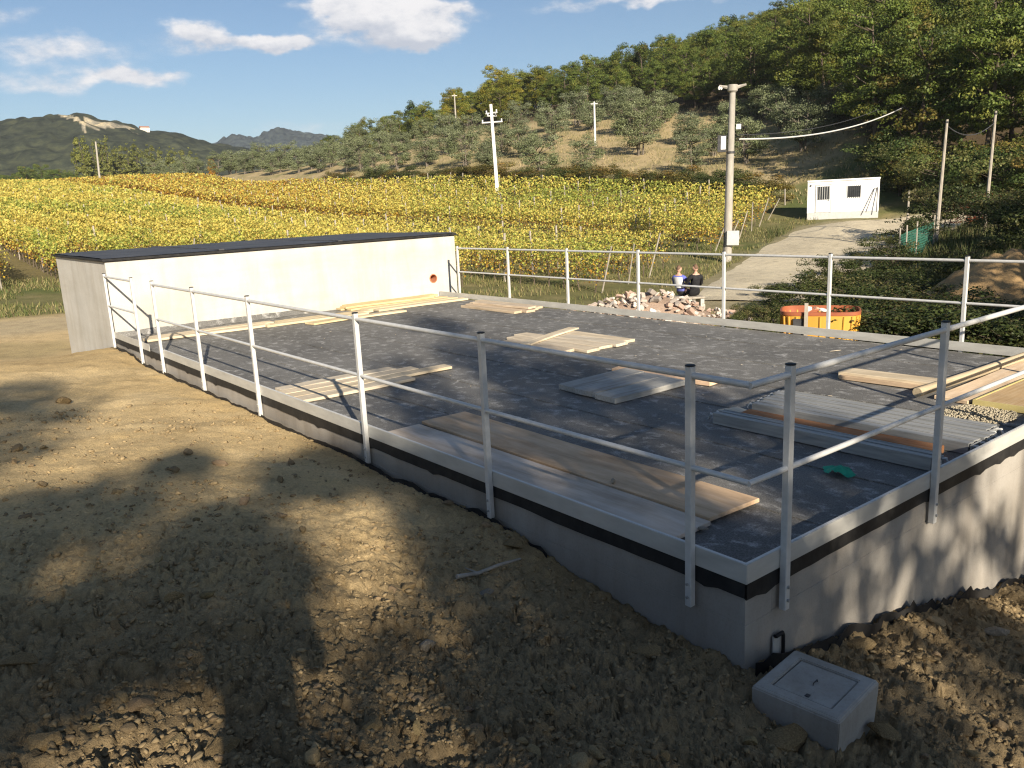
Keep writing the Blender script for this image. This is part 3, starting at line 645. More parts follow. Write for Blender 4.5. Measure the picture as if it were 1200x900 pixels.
def deck_things():
    Yd = pi/2
    # big plywood sheets in the near left corner
    board('plywood_sheet', 'long grey-brown plywood sheet lying against the near left toe board', 'plywood', .31, 2.34, 3.42, .42, .03, Yd, D, 'ply', tint=(1.08, 1.10, 1.16))
    board('plywood_sheet', 'long orange-brown plywood sheet beside the one at the near left toe board', 'plywood', .80, 2.36, 3.44, .50, .03, Yd-.01, D+.004, 'ply', tint=(1.12, .95, .78), warp=.008)
    # boards crossing from the left rail
    for k, (y, x0, x1, w, t) in enumerate(((5.98, .12, 1.62, .22, (1, .98, .95)), (6.2, .14, 2.32, .20, (1.05, 1, .9)), (6.42, .13, 1.95, .21, (1.1, 1.06, 1)), (6.64, .2, 1.74, .2, (1, 1, 1)))):
        board('plank', ('first', 'second', 'third', 'fourth')[k]+' pale plank from the viewer in the row at the left rail', 'plank', (x0+x1)/2, y, x1-x0, w, .035, RG.uniform(-.012, .012), D+.002*k, 'wood', 'planks by the left rail', t)
    # middle of the deck
    for k, (x, y0, y1, w, z, t) in enumerate(((3.98, 5.72, 7.1, .24, 0, (1, .95, .9)), (4.24, 5.5, 7.3, .24, 0, (1, .97, .93)), (4.50, 5.55, 7.4, .24, 0, (1.05, 1.02, .98)), (4.77, 5.5, 7.0, .26, 0, (1, 1, 1)), (5.03, 5.62, 6.9, .24, 0, (1.1, 1.05, .97)))):
        board('plank', ('leftmost', 'second', 'middle', 'fourth', 'rightmost')[k]+' plank of the weathered row lying mid-deck', 'plank', x, (y0+y1)/2, y1-y0, w, .04, Yd+RG.uniform(-.02, .02), D+z, 'wood', 'planks in the middle of the deck', t)
    board('plank', 'pale plank laid slantwise on top of the mid-deck plank row', 'plank', 4.55, 6.75, 1.5, .18, .025, .35, D+.045, 'wood', None, (1.18, 1.14, 1.06))
    # grey panel with an orange board behind it
    for k, (y, t) in enumerate(((3.42, (.78, .86, 1.0)), (3.74, (.72, .8, .95)), (4.06, (.75, .82, .95)))):
        board('plank', ('nearest', 'middle', 'farthest')[k]+' board of the grey panel right of the deck centre', 'plank', 2.9+.03*k, y, 1.08, .31, .06, RG.uniform(-.01, .01), D, 'wood', 'boards of the grey panel', t)
    board('plank', 'orange-brown board just behind the grey panel of boards', 'plank', 3.62, 3.72, 1.35, .26, .05, Yd+.1, D, 'ply', None, (1.45, 1.2, 1.0))
    # by the far rail, next to the block
    for k, (x, y0, y1, t) in enumerate(((6.12, 9.45, 11.2, (.95, .85, .75)), (6.33, 9.35, 11.3, (1, .9, .82)), (6.54, 9.5, 11.45, (1, .92, .85)), (6.76, 9.6, 11.6, (1.02, .95, .86)))):
        board('plank', ('leftmost', 'second', 'third', 'rightmost')[k]+' brownish plank of the pile by the far rail near the block', 'plank', x, (y0+y1)/2, y1-y0, .20, .045, Yd+RG.uniform(-.015, .015), D, 'wood', 'planks by the far rail', t)
    board('plank', 'top plank of the brownish pile by the far rail near the block', 'plank', 6.42, 10.3, 1.7, .22, .04, Yd+.05, D+.047, 'wood', None, (1, .93, .88))
    # strip of boards along the foot of the block
    for k, (x0, x1, y, rz, t) in enumerate(((.25, 2.4, 12.35, -.03, (1.15, 1.1, .98)), (2.3, 4.35, 12.16, -.05, (1.15, 1.1, .92)), (.35, 2.6, 12.62, -.02, (1.1, 1.05, .95)), (2.66, 4.6, 12.42, -.04, (1.12, 1.04, .85)))):
        board('plank', ('left plank of the front pale pair', 'right plank of the front pale pair', 'left plank of the rear pale pair', 'right plank of the rear pale pair')[k]+' at the foot of the raised block', 'plank', (x0+x1)/2, y, x1-x0, .26, .04, rz, D, 'wood', 'pale planks at the foot of the block', t)
    board('plank', 'short yellowish plank sticking out in front of the block-foot planks', 'plank', 3.5, 11.75, 1.1, .30, .035, .12, D, 'wood', None, (1.15, 1.05, .8))
    board('plank', 'pale plank end reaching furthest out from the block-foot planks', 'plank', 4.4, 11.72, 1.2, .22, .035, .05, D, 'wood', None, (1.18, 1.12, .95))
    for k, (x0, x1, y, z, t) in enumerate(((4.7, 6.9, 12.3, 0, (1.15, 1.1, .95)), (4.6, 6.85, 12.62, 0, (1.15, 1.08, .85)), (4.4, 6.8, 12.95, 0, (1.1, 1, .72)), (4.3, 6.7, 13.2, 0, (1.1, 1, .72)), (4.35, 6.5, 13.05, .042, (1.12, 1, .68)), (4.5, 6.75, 13.25, .042, (1.12, 1, .66)))):
        board('plank', ('front yellowish plank', 'second yellowish plank', 'third yellowish plank', 'rear yellowish plank', 'upper front yellowish plank', 'upper rear yellowish plank')[k]+' stacked below the pipe hole of the block', 'plank', (x0+x1)/2, y, x1-x0, .25, .04, RG.uniform(-.02, .02), D+z, 'wood', 'yellowish planks below the pipe hole', t)
    # pale beam on the right
    e = empty('timber_beam', (4.9, 1.74, D), Yd+.05); tag(e, 'pale square timber beam lying alone on the right of the deck', 'beam')
    for nm, dims, t in (('beam_body', (-.5, .5, -.13, .13, .0, .075), (1.15, 1.08, .96)), ('side_batten', (-.49, .47, .131, .17, .0, .045), (.95, .8, .68))):
        o = MB().box(*dims).build(nm, MT['wood'], e, bevel=.004); o.color = (*t, 1)
    # scaffold frames: grey channels with an orange board between
    def channel(cx, y0, y1, w, h, label, tint=1.0):
        e = empty('scaffold_plank', (cx, (y0+y1)/2, D), 0); l = (y1-y0)/2; tag(e, label, 'scaffold plank', 'grey scaffold planks on the deck')
        n = 4
        for k in range(n):
            a = -w/2 + k*w/n; MB().box(a+.004, a+w/n-.004, -l, l, h-.012-(.006 if k % 2 else 0), h-(.006 if k % 2 else 0)).build('rib', MT['steel'], e, bevel=.002)
        for s in (-1, 1): MB().box(s*w/2-.006, s*w/2+.006, -l, l, 0, h-.001).build('side_flange', MT['steel'], e)
        for s in (-1, 1):
            MB().box(-w/2+.007, w/2-.007, s*l-.02, s*l-.008, 0, h-.013).build('end_plate', MT['steel'], e)
            for q in (-.3, .3): MB().tube([(q*w, s*(l-.01), h*.6), (q*w, s*(l+.05), h*.75), (q*w, s*(l+.075), h*.2)], .012, 6).build('hook', MT['galv'], e, smooth=True)
    channel(2.50, .16, 2.10, .16, .10, 'narrow grey scaffold plank nearest to the railing corner')
    channel(3.08, .14, 2.08, .20, .085, 'grey scaffold plank lying just beyond the orange board')
    channel(3.31, .12, 2.12, .20, .085, 'grey scaffold plank, second beyond the orange board')
    channel(3.54, .2, 2.16, .20, .085, 'grey scaffold plank farthest from the railing corner')
    board('plank', 'orange-red board lying between grey scaffold planks', 'plank', 2.79, 1.15, 1.75, .17, .06, Yd+.02, D, 'orange')
    board('plank', 'dirty white board end under the scaffold planks', 'plank', 2.78, 2.0, .55, .22, .03, Yd-.3, D-.004, 'wood', None, (1.2, 1.18, 1.15))
    # formwork and pole at the right edge
    o = MB(); o.tube([(4.42, 1.22, D+.055), (5.6, 1.175, D+.05), (6.86, 1.14, D+.05)], [.047, .05, .052], 12)
    p = o.build('timber_pole', MT['wood'], smooth=True); p.color = (.85, .78, .66, 1); tag(p, 'round peeled timber pole lying at the right edge of the deck', 'pole')
    board('formwork_panel', 'pale brown formwork panel beside the round timber pole', 'panel', 5.62, .93, 2.3, .32, .035, 0, D, 'ply', None, (1.5, 1.35, 1.15))
    e = empty('formwork_panel', (5.66, .47, D), 0); tag(e, 'orange-yellow formwork panel with yellow painted edge near the front wall', 'panel')
    o = MB().box(-1.18, 1.18, -.24, .24, .0, .05).build('panel_face', MT['form'], e, bevel=.004)
    MB().box(-1.2, 1.2, .2405, .256, -.001, .056).build('edge_strip', simple('yellow_paint', (.50, .41, .16), (.58, .49, .22), 5, .6), e); MB().box(-1.2, -1.1805, -.24, .24, -.001, .056).build('edge_strip', bpy.data.materials['yellow_paint'], e)
    # green net rag
    n = 26; u, v = np.meshgrid(np.linspace(-1, 1, n), np.linspace(-1, 1, n))
    X = 1.91+.13*u*(1-.3*v*v)+.03*v; Y = .57+.17*v*(1-.25*u*u); rr = np.hypot(u, v)
    Z = D+.004 + .055*np.clip(1-rr*.8, 0, 1)*(.3+1.4*fbm(u*2.2+3, v*2.2, 3, 17)) + .02*np.abs(np.sin(u*6+3*v))*np.clip(1.1-rr, 0, 1)
    idx = np.arange(n*n).reshape(n, n); F = np.stack([idx[:-1, :-1].ravel(), idx[:-1, 1:].ravel(), idx[1:, 1:].ravel(), idx[1:, :-1].ravel()], 1)
    F = F[(np.hypot(u, v)[:-1, :-1].ravel() < .72+.16*np.sin(3*np.arctan2(v, u)[:-1, :-1].ravel()+1)+.08*np.sin(8*np.arctan2(v, u)[:-1, :-1].ravel()))]
    tag(link('net_rag', npmesh('net_rag', np.stack([X.ravel(), Y.ravel(), Z.ravel()], 1), F, MT['rag'], None, True)), 'crumpled green net rag lying on the deck near the corner', 'rag')
deck_things()

# ------------------------------------------------------------------ stones and clods
def rock_mesh(name, seed, mat, sub=1, flat=.7):
    bm = bmesh.new(); bmesh.ops.create_icosphere(bm, subdivisions=sub, radius=1.0); rg = np.random.RandomState(seed)
    ax = rg.normal(size=(7, 3)); ax /= np.linalg.norm(ax, axis=1)[:, None]; cut = rg.uniform(.35, .85, 7)
    sc = np.array([rg.uniform(.8, 1.45), rg.uniform(.55, 1.0), flat*rg.uniform(.6, 1.1)])
    for v in bm.verts:
        p = np.array(v.co)
        for a, c in zip(ax, cut):
            d = p@a
            if d > c: p = p - a*(d-c)*.92
        p = p*(1+.10*rg.normal()*(.6 if sub > 1 else 1.9)); v.co = p*sc
    me = bpy.data.meshes.new(name); bm.to_mesh(me); bm.free(); me.materials.append(mat); return me
def rnp(me):
    V = np.empty(len(me.vertices)*3, np.float32); me.vertices.foreach_get('co', V); F = np.empty(len(me.loops), np.int32); me.loops.foreach_get('vertex_index', F)
    return V.reshape(-1, 3), F.reshape(-1, 3)
def outside(x, y, m_=.05): return ~((x > -m_) & (y > -m_) & (x < 7.6) & (y < 18.2))
def clods():
    g = bpy.data.objects['ground']; rg = np.random.RandomState(4)
    protos = [rock_mesh('clod', 100+k, MT['clod'], 2, .75) for k in range(12)]
    rock = [rock_mesh('stone', 200+k, MT['stone'], 2, .6) for k in range(8)]
    rock2 = [rock_mesh('stone', 200+k, MT['clod'], 2, .6) for k in range(8)]
    # individual clods big enough to pick out
    n = 0; tries = 0; taken = []
    while n < 290 and tries < 20000:
        tries += 1
        px = rg.uniform(-40, 1240); r = 1.7 + 6.5*rg.rand()**1.7; az = azpx(px); x, y = polar(az, r)
        if not outside(np.array(x), np.array(y), .07): continue
        if abs(x) < .42 and -.85 < y < .0: continue
        dens = vnoise(np.array([x*.9]), np.array([y*.9]), 33)[0]
        if rg.rand() > .25+.9*dens*(1.2 if y < 1.6 else .55): continue
        s = (.014+.022*rg.rand()**2.0)*(r/2.2)**.55*(1.6 if rg.rand() < .10 else 1)
        z = h1(x, y); c = link('clod', protos[rg.randint(12)], g, (x, y, z+s*.25), (rg.uniform(-.4, .4), rg.uniform(-.4, .4), rg.uniform(0, 6.3)), s)
        t = rg.uniform(.75, 1.2); c.color = (t, t*rg.uniform(.95, 1.03), t*rg.uniform(.9, 1.08), 1); n += 1
    # the finer crumbs: one mass
    NB = 46000; pr = [rnp(rock_mesh('crumb', 300+k, MT['clod'], 1, .8)) for k in range(6)]
    r = 1.5 + 9*rg.rand(NB)**1.6; px = rg.uniform(-60, 1260, NB); az = np.interp(px, np.linspace(-60, 1260, 40), [azpx(p) for p in np.linspace(-60, 1260, 40)]); x = CAM[0]+r*np.sin(az); y = CAM[1]+r*np.cos(az)
    k = outside(x, y, .03) & ~((np.abs(x) < .27) & (y > -.72) & (y < -.12)) & (rg.rand(NB) < np.clip(1.6*fbm(x*1.1, y*1.1, 3, 34)-.28, .04, 1)*np.where(y < 2.2, 1, .4)); x, y, r = x[k], y[k], r[k]
    z = H(x, y); s = (.0035 + .014*rg.rand(len(x))**2.6)*(r/2.2)**.5; Vs = []; Fs = []; off = 0
    for i in range(6):
        sel = np.where(np.arange(len(x)) % 6 == i)[0]; v, f = pr[i]; a = rg.uniform(0, 6.28, len(sel)); c, sn = np.cos(a)[:, None], np.sin(a)[:, None]
        vx = v[None, :, 0]*c - v[None, :, 1]*sn; vy = v[None, :, 0]*sn + v[None, :, 1]*c; vz = np.repeat(v[None, :, 2], len(sel), 0)
        V = np.stack([vx, vy, vz], 2)*s[sel][:, None, None] + np.stack([x[sel], y[sel], z[sel]+s[sel]*.2], 1)[:, None, :]
        Fs.append((f[None]+(np.arange(len(sel))*len(v))[:, None, None]+off).reshape(-1, 3)); Vs.append(V.reshape(-1, 3)); off += len(sel)*len(v)
    tag(link('soil_crumbs', npmesh('soil_crumbs', np.concatenate(Vs), np.concatenate(Fs), MT['clod'])), 'fine soil crumbs scattered over the dug ground', 'soil', kind='stuff')
    # stones one can point at: pixel position, size, label
    L = [(497, 750, .055, 'pale flat stone lying alone in the shaded soil left of the tank wall'), (20, 775, .050, 'grey stone at the left edge of the shaded soil'),
         (45, 868, .045, 'tan stone at the bottom left of the dug soil'), (262, 868, .040, 'rounded stone beside the dark shadow at the bottom left'),
         (755, 760, .055, 'broad stone in the shaded soil before the tank corner'), (568, 688, .045, 'small pale stone lying at the end of the dry stick'),
         (480, 685, .04, 'small grey stone left of the dry stick'), (1163, 742, .075, 'flat pale stone slab on the soil right of the pit box'),
         (915, 862, .085, 'long grey stone propped against the left side of the pit box'), (930, 838, .07, 'thin stone wedged on top against the left side of the pit box'),
         (1035, 862, .06, 'dark stone against the right foot of the pit box'), (1085, 770, .05, 'clayey stone lying right of the pit box'),
         (600, 640, .06, 'greyish lump next to the left wall of the tank'), (1005, 755, .07, 'grey stone slab between pit box and front wall'),
         (72, 470, .10, 'dark lump on the sunny soil left of the raised block'), (640, 835, .045, 'brown stone in the lower middle of the shaded soil')]
    for px, py, s, lab in L:
        s *= 1.45
        d = ray(px, py); t = np.linspace(1, 22, 3000); X = CAM[None]+d[None]*t[:, None]; hz = hbase(X[:, 0], X[:, 1]); i = np.argmax(X[:, 2] < hz+.02); p = X[i]
        z = h1(p[0], p[1]); o = link('stone', rock2[rg.randint(8)] if 'pale' not in lab else rock[rg.randint(8)], None, (p[0], p[1], z+s*.15), (rg.uniform(-.25, .25), rg.uniform(-.25, .25), rg.uniform(0, 6.3)), s); t = rg.uniform(.7, .95); o.color = (t, t*.96, t*.88, 1); tag(o, lab, 'stone')
    o = link('stone', rock[2], None, (.59, 1.56, D+.05), (0, 0, .6), (.055, .036, .04)); o.color = (1, .95, .85, 1); tag(o, 'small pale stone sitting on the orange-brown plywood sheet', 'stone')
    o = link('stone', rock[3], None, (.40, .63, D+.02), (0, 0, 2), (.04, .03, .03)); o.color = (.9, .88, .85, 1); tag(o, 'pale pebble at the near end of the plywood sheets', 'stone')
    # chips of mortar on the deck
    for k in range(46):
        x, y = rg.uniform(1.2, 6.8), rg.uniform(.4, 11); o = link('mortar_chip', rock[k % 8], None, (x, y, D+.006), (0, 0, rg.uniform(0, 6)), (rg.uniform(.010, .03), rg.uniform(.010, .02), .010)); o.color = (1.5, 1.45, 1.4, 1)
        tag(o, 'tiny pale mortar chip lying on the dark deck', 'chip', 'mortar chips on the deck')
    o = link('mortar_chip', rock[1], None, (6.1, 3.05, D+.01), (0, 0, -.3), (.13, .02, .012)); o.color = (1.7, 1.65, 1.55, 1); tag(o, 'white sliver of wood on the deck near the far rail', 'chip')
    # gravel heap on the deck at the right
    N2 = 1500; a = rg.uniform(0, 6.28, N2); q = np.sqrt(rg.rand(N2)); x = 4.18+q*np.cos(a)*.36; y = .56+q*np.sin(a)*.36*(.8); v, f = pr[0]; s = rg.uniform(.008, .02, N2); z = D + .03*(1-q)*rg.rand(N2)+.004
    V = v[None]*s[:, None, None]+np.stack([x, y, z], 1)[:, None]; Fq = (f[None]+(np.arange(N2)*len(v))[:, None, None]).reshape(-1, 3)
    tag(link('gravel_spill', npmesh('gravel_spill', V.reshape(-1, 3), Fq, MT['gravel'])), 'spilled gravel lying on the deck beside the formwork panels', 'gravel', kind='stuff')
    # dry stick
    p0 = at(540, 668, 4.0); b = MB(); pts = []
    for px, py in ((535, 672), (560, 668), (585, 663), (610, 657)):
        d = ray(px, py); t = np.linspace(1, 12, 3000); X = CAM[None]+d[None]*t[:, None]; hz = hbase(X[:, 0], X[:, 1]); i = np.argmax(X[:, 2] < hz+.03); pts.append((X[i][0], X[i][1], h1(X[i][0], X[i][1])+.025))
    b.tube(pts, [.014, .012, .011, .007], 7); b.tube([pts[1], (pts[1][0]-.05, pts[1][1]+.07, pts[1][2]+.03)], [.008, .004], 6)
    o = b.build('dry_stick', MT['stake'], smooth=True); tag(o, 'dry pale stick lying on the shaded soil beside the tank', 'stick')
clods()

def membrane_fringe():
    """the black dimpled sheet sticking out of the soil along the walls"""
    rg = random.Random(8)
    def fringe(name, label, pts, hgt, seed):
        n = len(pts); vs = []; fs = []
        for i, (x, y) in enumerate(pts):
            z = h1(x, y); q = fbm(np.array([i*.22]), np.array([seed*1.]), 3, seed)[0]; hh = hgt*(.25+1.3*q); ox = .02*sin(i*.9+seed)
            nx, ny = (-1, 0) if abs(x) < .1 and y > 0 else (0, -1)
            for (k, zz) in ((0, -.15), (.0, hh), (.006, hh), (.006, -.15)):
                vs.append((x+nx*(k+.02+ox*.6+.03*q), y+ny*(k+.02+ox*.6+.03*q), z+zz))
        for i in range(n-1):
            for k in range(4): fs.append((i*4+k, i*4+(k+1) % 4, i*4+4+(k+1) % 4, i*4+4+k))
        b = MB(); b.add(vs, fs); tag(b.build(name, MT['black']), label, 'membrane')
    fringe('membrane_edge', 'black membrane edge sticking out of the soil along the left wall', [(0, y) for y in np.linspace(1.6, 13.3, 150)], .05, 3)
    fringe('membrane_edge', 'black membrane edge sticking out of the soil along the front wall', [(x, 0) for x in np.linspace(.05, 4.8, 70)], .05, 5)
membrane_fringe()

def pit_box():
    e = empty('pit_box', (-.005, -.42, -.95), .10); tag(e, 'square grey concrete pit box with a recessed lid before the tank corner', 'pit box')
    a = .225; zt = .46
    b = MB()
    # tapered shell with a frame round the lid
    prof = [(a-.02, 0), (a, .40), (a, zt-.012), (a-.012, zt)]
    for (r0, z0), (r1, z1) in zip(prof[:-1], prof[1:]):
        q0 = [(-r0, -r0, z0), (r0, -r0, z0), (r0, r0, z0), (-r0, r0, z0)]; q1 = [(-r1, -r1, z1), (r1, -r1, z1), (r1, r1, z1), (-r1, r1, z1)]
        b.add(q0+q1, [(0, 1, 5, 4), (1, 2, 6, 5), (2, 3, 7, 6), (3, 0, 4, 7)])
    o = a-.012; i = .155
    b.add([(-o, -o, zt), (o, -o, zt), (o, o, zt), (-o, o, zt), (-i, -i, zt), (i, -i, zt), (i, i, zt), (-i, i, zt)], [(0, 1, 5, 4), (1, 2, 6, 5), (2, 3, 7, 6), (3, 0, 4, 7)])
    b.add([(-i, -i, zt), (i, -i, zt), (i, i, zt), (-i, i, zt), (-i, -i, zt-.05), (i, -i, zt-.05), (i, i, zt-.05), (-i, i, zt-.05)], [(0, 1, 5, 4), (1, 2, 6, 5), (2, 3, 7, 6), (3, 0, 4, 7)])
    bm = MB(); bm.v = b.v; bm.f = b.f; bm.m = b.m
    me = bm.mesh('shell', MT['concrete_pit']); bmm = bmesh.new(); bmm.from_mesh(me); bmesh.ops.remove_doubles(bmm, verts=bmm.verts, dist=1e-4); bmesh.ops.recalc_face_normals(bmm, faces=bmm.faces)
    bmesh.ops.bevel(bmm, geom=[ed for ed in bmm.edges if len(ed.link_faces) == 2 and ed.calc_face_angle(0) > .5], offset=.005, segments=2, affect='EDGES'); bmm.to_mesh(me); bmm.free()
    link('shell', me, e)
    lid = MB().box(-i+.006, i-.006, -i+.006, i-.006, zt-.045, zt-.007).build('lid', MT['concrete_pit'], e, bevel=.004)
    MB().tube([(-.022, 0, zt-.006), (-.02, 0, zt+.004), (.02, 0, zt+.004), (.022, 0, zt-.006)], .0035, 6).build('lifting_ring', MT['dark'], lid)
    MB().box(-i+.02, -i+.045, -.03, -.01, zt-.006, zt-.003).build('lid_notch', MT['dark'], lid)
pit_box()

# ------------------------------------------------------------------ leaves
def leaf_quads(C, size, nrm, col, rs, aspect=.62):
    """one pointed leaf (four corners, folded a little) at each centre"""
    n = len(C); t = rs.normal(size=(n, 3)); t -= nrm*np.sum(t*nrm, 1)[:, None]; t /= np.linalg.norm(t, axis=1)[:, None]+1e-9; b = np.cross(nrm, t)
    s = size[:, None]; fold = nrm*s*.12
    V = np.stack([C-t*s*.5, C+b*s*aspect*.5+fold, C+t*s*.5, C-b*s*aspect*.5+fold], 1).reshape(-1, 3)
    F = np.arange(n*4).reshape(n, 4); return V, F, np.repeat(col, 4, 0)
def unit(v): return v/(np.linalg.norm(v, axis=1)[:, None]+1e-9)

def tree_meshes(name, seed, Ht, R, cb, nleaf, leaf, clumps, cr, cols, lm, bm_, trunk_r=.16, shape='round', bare=.0, up=.35, multi=1):
    rs = np.random.RandomState(seed); tr = MB(); tips = []
    for q in range(multi):
        lean = rs.normal(size=2)*.05*Ht*(1 if multi == 1 else 2.2); off = rs.normal(size=2)*(0 if multi == 1 else .15)
        ax = [np.array([off[0]+lean[0]*t+.1*sin(3*t+seed), off[1]+lean[1]*t+.1*cos(2*t+seed), Ht*(.88 if shape != 'fan' else .6)*t]) for t in np.linspace(0, 1, 7)]
        tr.tube([ax[0]-np.array([0, 0, .4])]+ax, [trunk_r*1.35/multi**.5]+[trunk_r/multi**.5*(1-.82*t) for t in np.linspace(0, 1, 7)], 7)
        for k in range(int(11/multi**.5)):
            t = rs.uniform(cb*.9, .95); p = np.array([np.interp(t, np.linspace(0, 1, 7), [a[i] for a in ax]) for i in range(3)]); az_ = rs.uniform(0, 6.28)
            ln = R*rs.uniform(.5, .9)*(1-.5*abs(t-.55)); d = np.array([cos(az_), sin(az_), rs.uniform(.25, .8)])
            tip = p+d*ln; mid = p+d*ln*.5+np.array([0, 0, -.06*ln]); tr.tube([p, mid, tip], [trunk_r*.34, trunk_r*.22, trunk_r*.07], 5, cap=False); tips.append(tip)
    tips = np.array(tips)
    # clump centres over the crown volume
    C = []
    zc = Ht*(cb+1)/2; hz = Ht*(1-cb)/2
    while len(C) < clumps:
        p = rs.normal(size=3); p /= np.linalg.norm(p); rad = rs.uniform(.45, 1.0)**.7
        if shape == 'column': w = R*(.55+.45*sin(pi*min(1, (p[2]*rad*.5+.5)*.9+.08)))
        else: w = R*(1-.22*max(0, p[2]*rad)-.05*rs.rand())
        c = np.array([p[0]*rad*w, p[1]*rad*w, zc+p[2]*rad*hz])
        if vnoise(np.array([c[0]*.5/R*3+seed]), np.array([c[2]*.5/R*3+c[1]/R]), seed)[0] < bare: continue
        C.append(c)
    C = np.array(C+[t for t in tips])
    C[:, :2] += np.array([fbm(C[:, 2]*.3+seed, C[:, 0]*.3, 2, seed)-.5, fbm(C[:, 2]*.3, C[:, 1]*.3+seed, 2, seed+1)-.5]).T*R*.4
    rad = cr*rs.uniform(.55, 1.25, len(C)); per = rs.dirichlet(rad**2*6)*nleaf; per = np.maximum(6, per.astype(int))
    idx = np.repeat(np.arange(len(C)), per); n = len(idx); d = unit(rs.normal(size=(n, 3))); d[:, 2] = np.where(d[:, 2] < -.2, d[:, 2]*.5, d[:, 2])
    P = C[idx] + d*(rad[idx]*rs.uniform(.35, 1.0, n)**.6)[:, None]*np.array([1, 1, .75])
    nr = unit(d*.9+np.array([0, 0, up]) + .55*rs.normal(size=(n, 3)))
    cc = np.array(cols); ci = rs.randint(len(cc), size=len(C)); base = cc[ci][idx]; m_ = rs.rand(n, 1) < .25; base = np.where(m_, cc[rs.randint(len(cc), size=n)], base)
    col = base*rs.uniform(.72, 1.22, (n, 1))*rs.uniform(.9, 1.08, (len(C), 1))[idx]
    V, F, K = leaf_quads(P, leaf*rs.uniform(.6, 1.3, n), nr, col, rs)
    return npmesh(name+'_crown', V, F, lm, K), tr.mesh(name+'_trunk', bm_, smooth=True), (V, K)
def put_tree(name, meshes, loc, rz, s, color, label, cat, group, crown_name='crown'):
    e = empty(name, loc, rz); e.scale = s if hasattr(s, '__len__') else (s, s, s); tag(e, label, cat, group)
    c = link(crown_name, meshes[0], e); c.color = (*color, 1); link('trunk', meshes[1], e); return e

GREEN = [(.105, .148, .030), (.14, .18, .036), (.085, .122, .030), (.18, .19, .038), (.12, .158, .027)]
FOR = [tree_meshes('oak', 400+k, 8.6+.5*(k % 3), 2.9+.25*(k % 4), .07, 14500, .18, 92, .76, GREEN if k % 3 else GREEN+[(.17, .14, .03)], MT['leaf'], MT['bark'], .17, bare=.2) for k in range(8)]
CON = [tree_meshes('pine', 450+k, 9.5, 2.2, .3, 4200, .30, 42, .75, [(.045, .072, .028), (.065, .09, .034)], MT['leaf'], MT['bark'], .17, bare=.30) for k in range(2)]
OLV = [tree_meshes('olive', 470+k, 4.0+.3*k, 2.0+.15*k, .14, 8200, .14, 58, .64, [(.150, .175, .085), (.185, .21, .11), (.125, .15, .07), (.215, .24, .14)], MT['leaf_olive'], MT['bark_olive'], .17, bare=.28, multi=3, up=.2) for k in range(4)]
POP = [tree_meshes('poplar', 490+k, 13, 1.25, .06, 2300, .42, 48, .75, [(.17, .185, .05), (.20, .205, .055), (.145, .16, .045)], MT['leaf'], MT['bark'], .17, shape='column') for k in range(3)]
SHR = [tree_meshes('shrub', 500+k, 1.5, .95, .02, 5200, .065, 44, .30, [(.055, .075, .022), (.085, .10, .03), (.045, .062, .02), (.13, .12, .045)], MT['leaf'], MT['bark'], .03, bare=.25, multi=3) for k in range(4)]

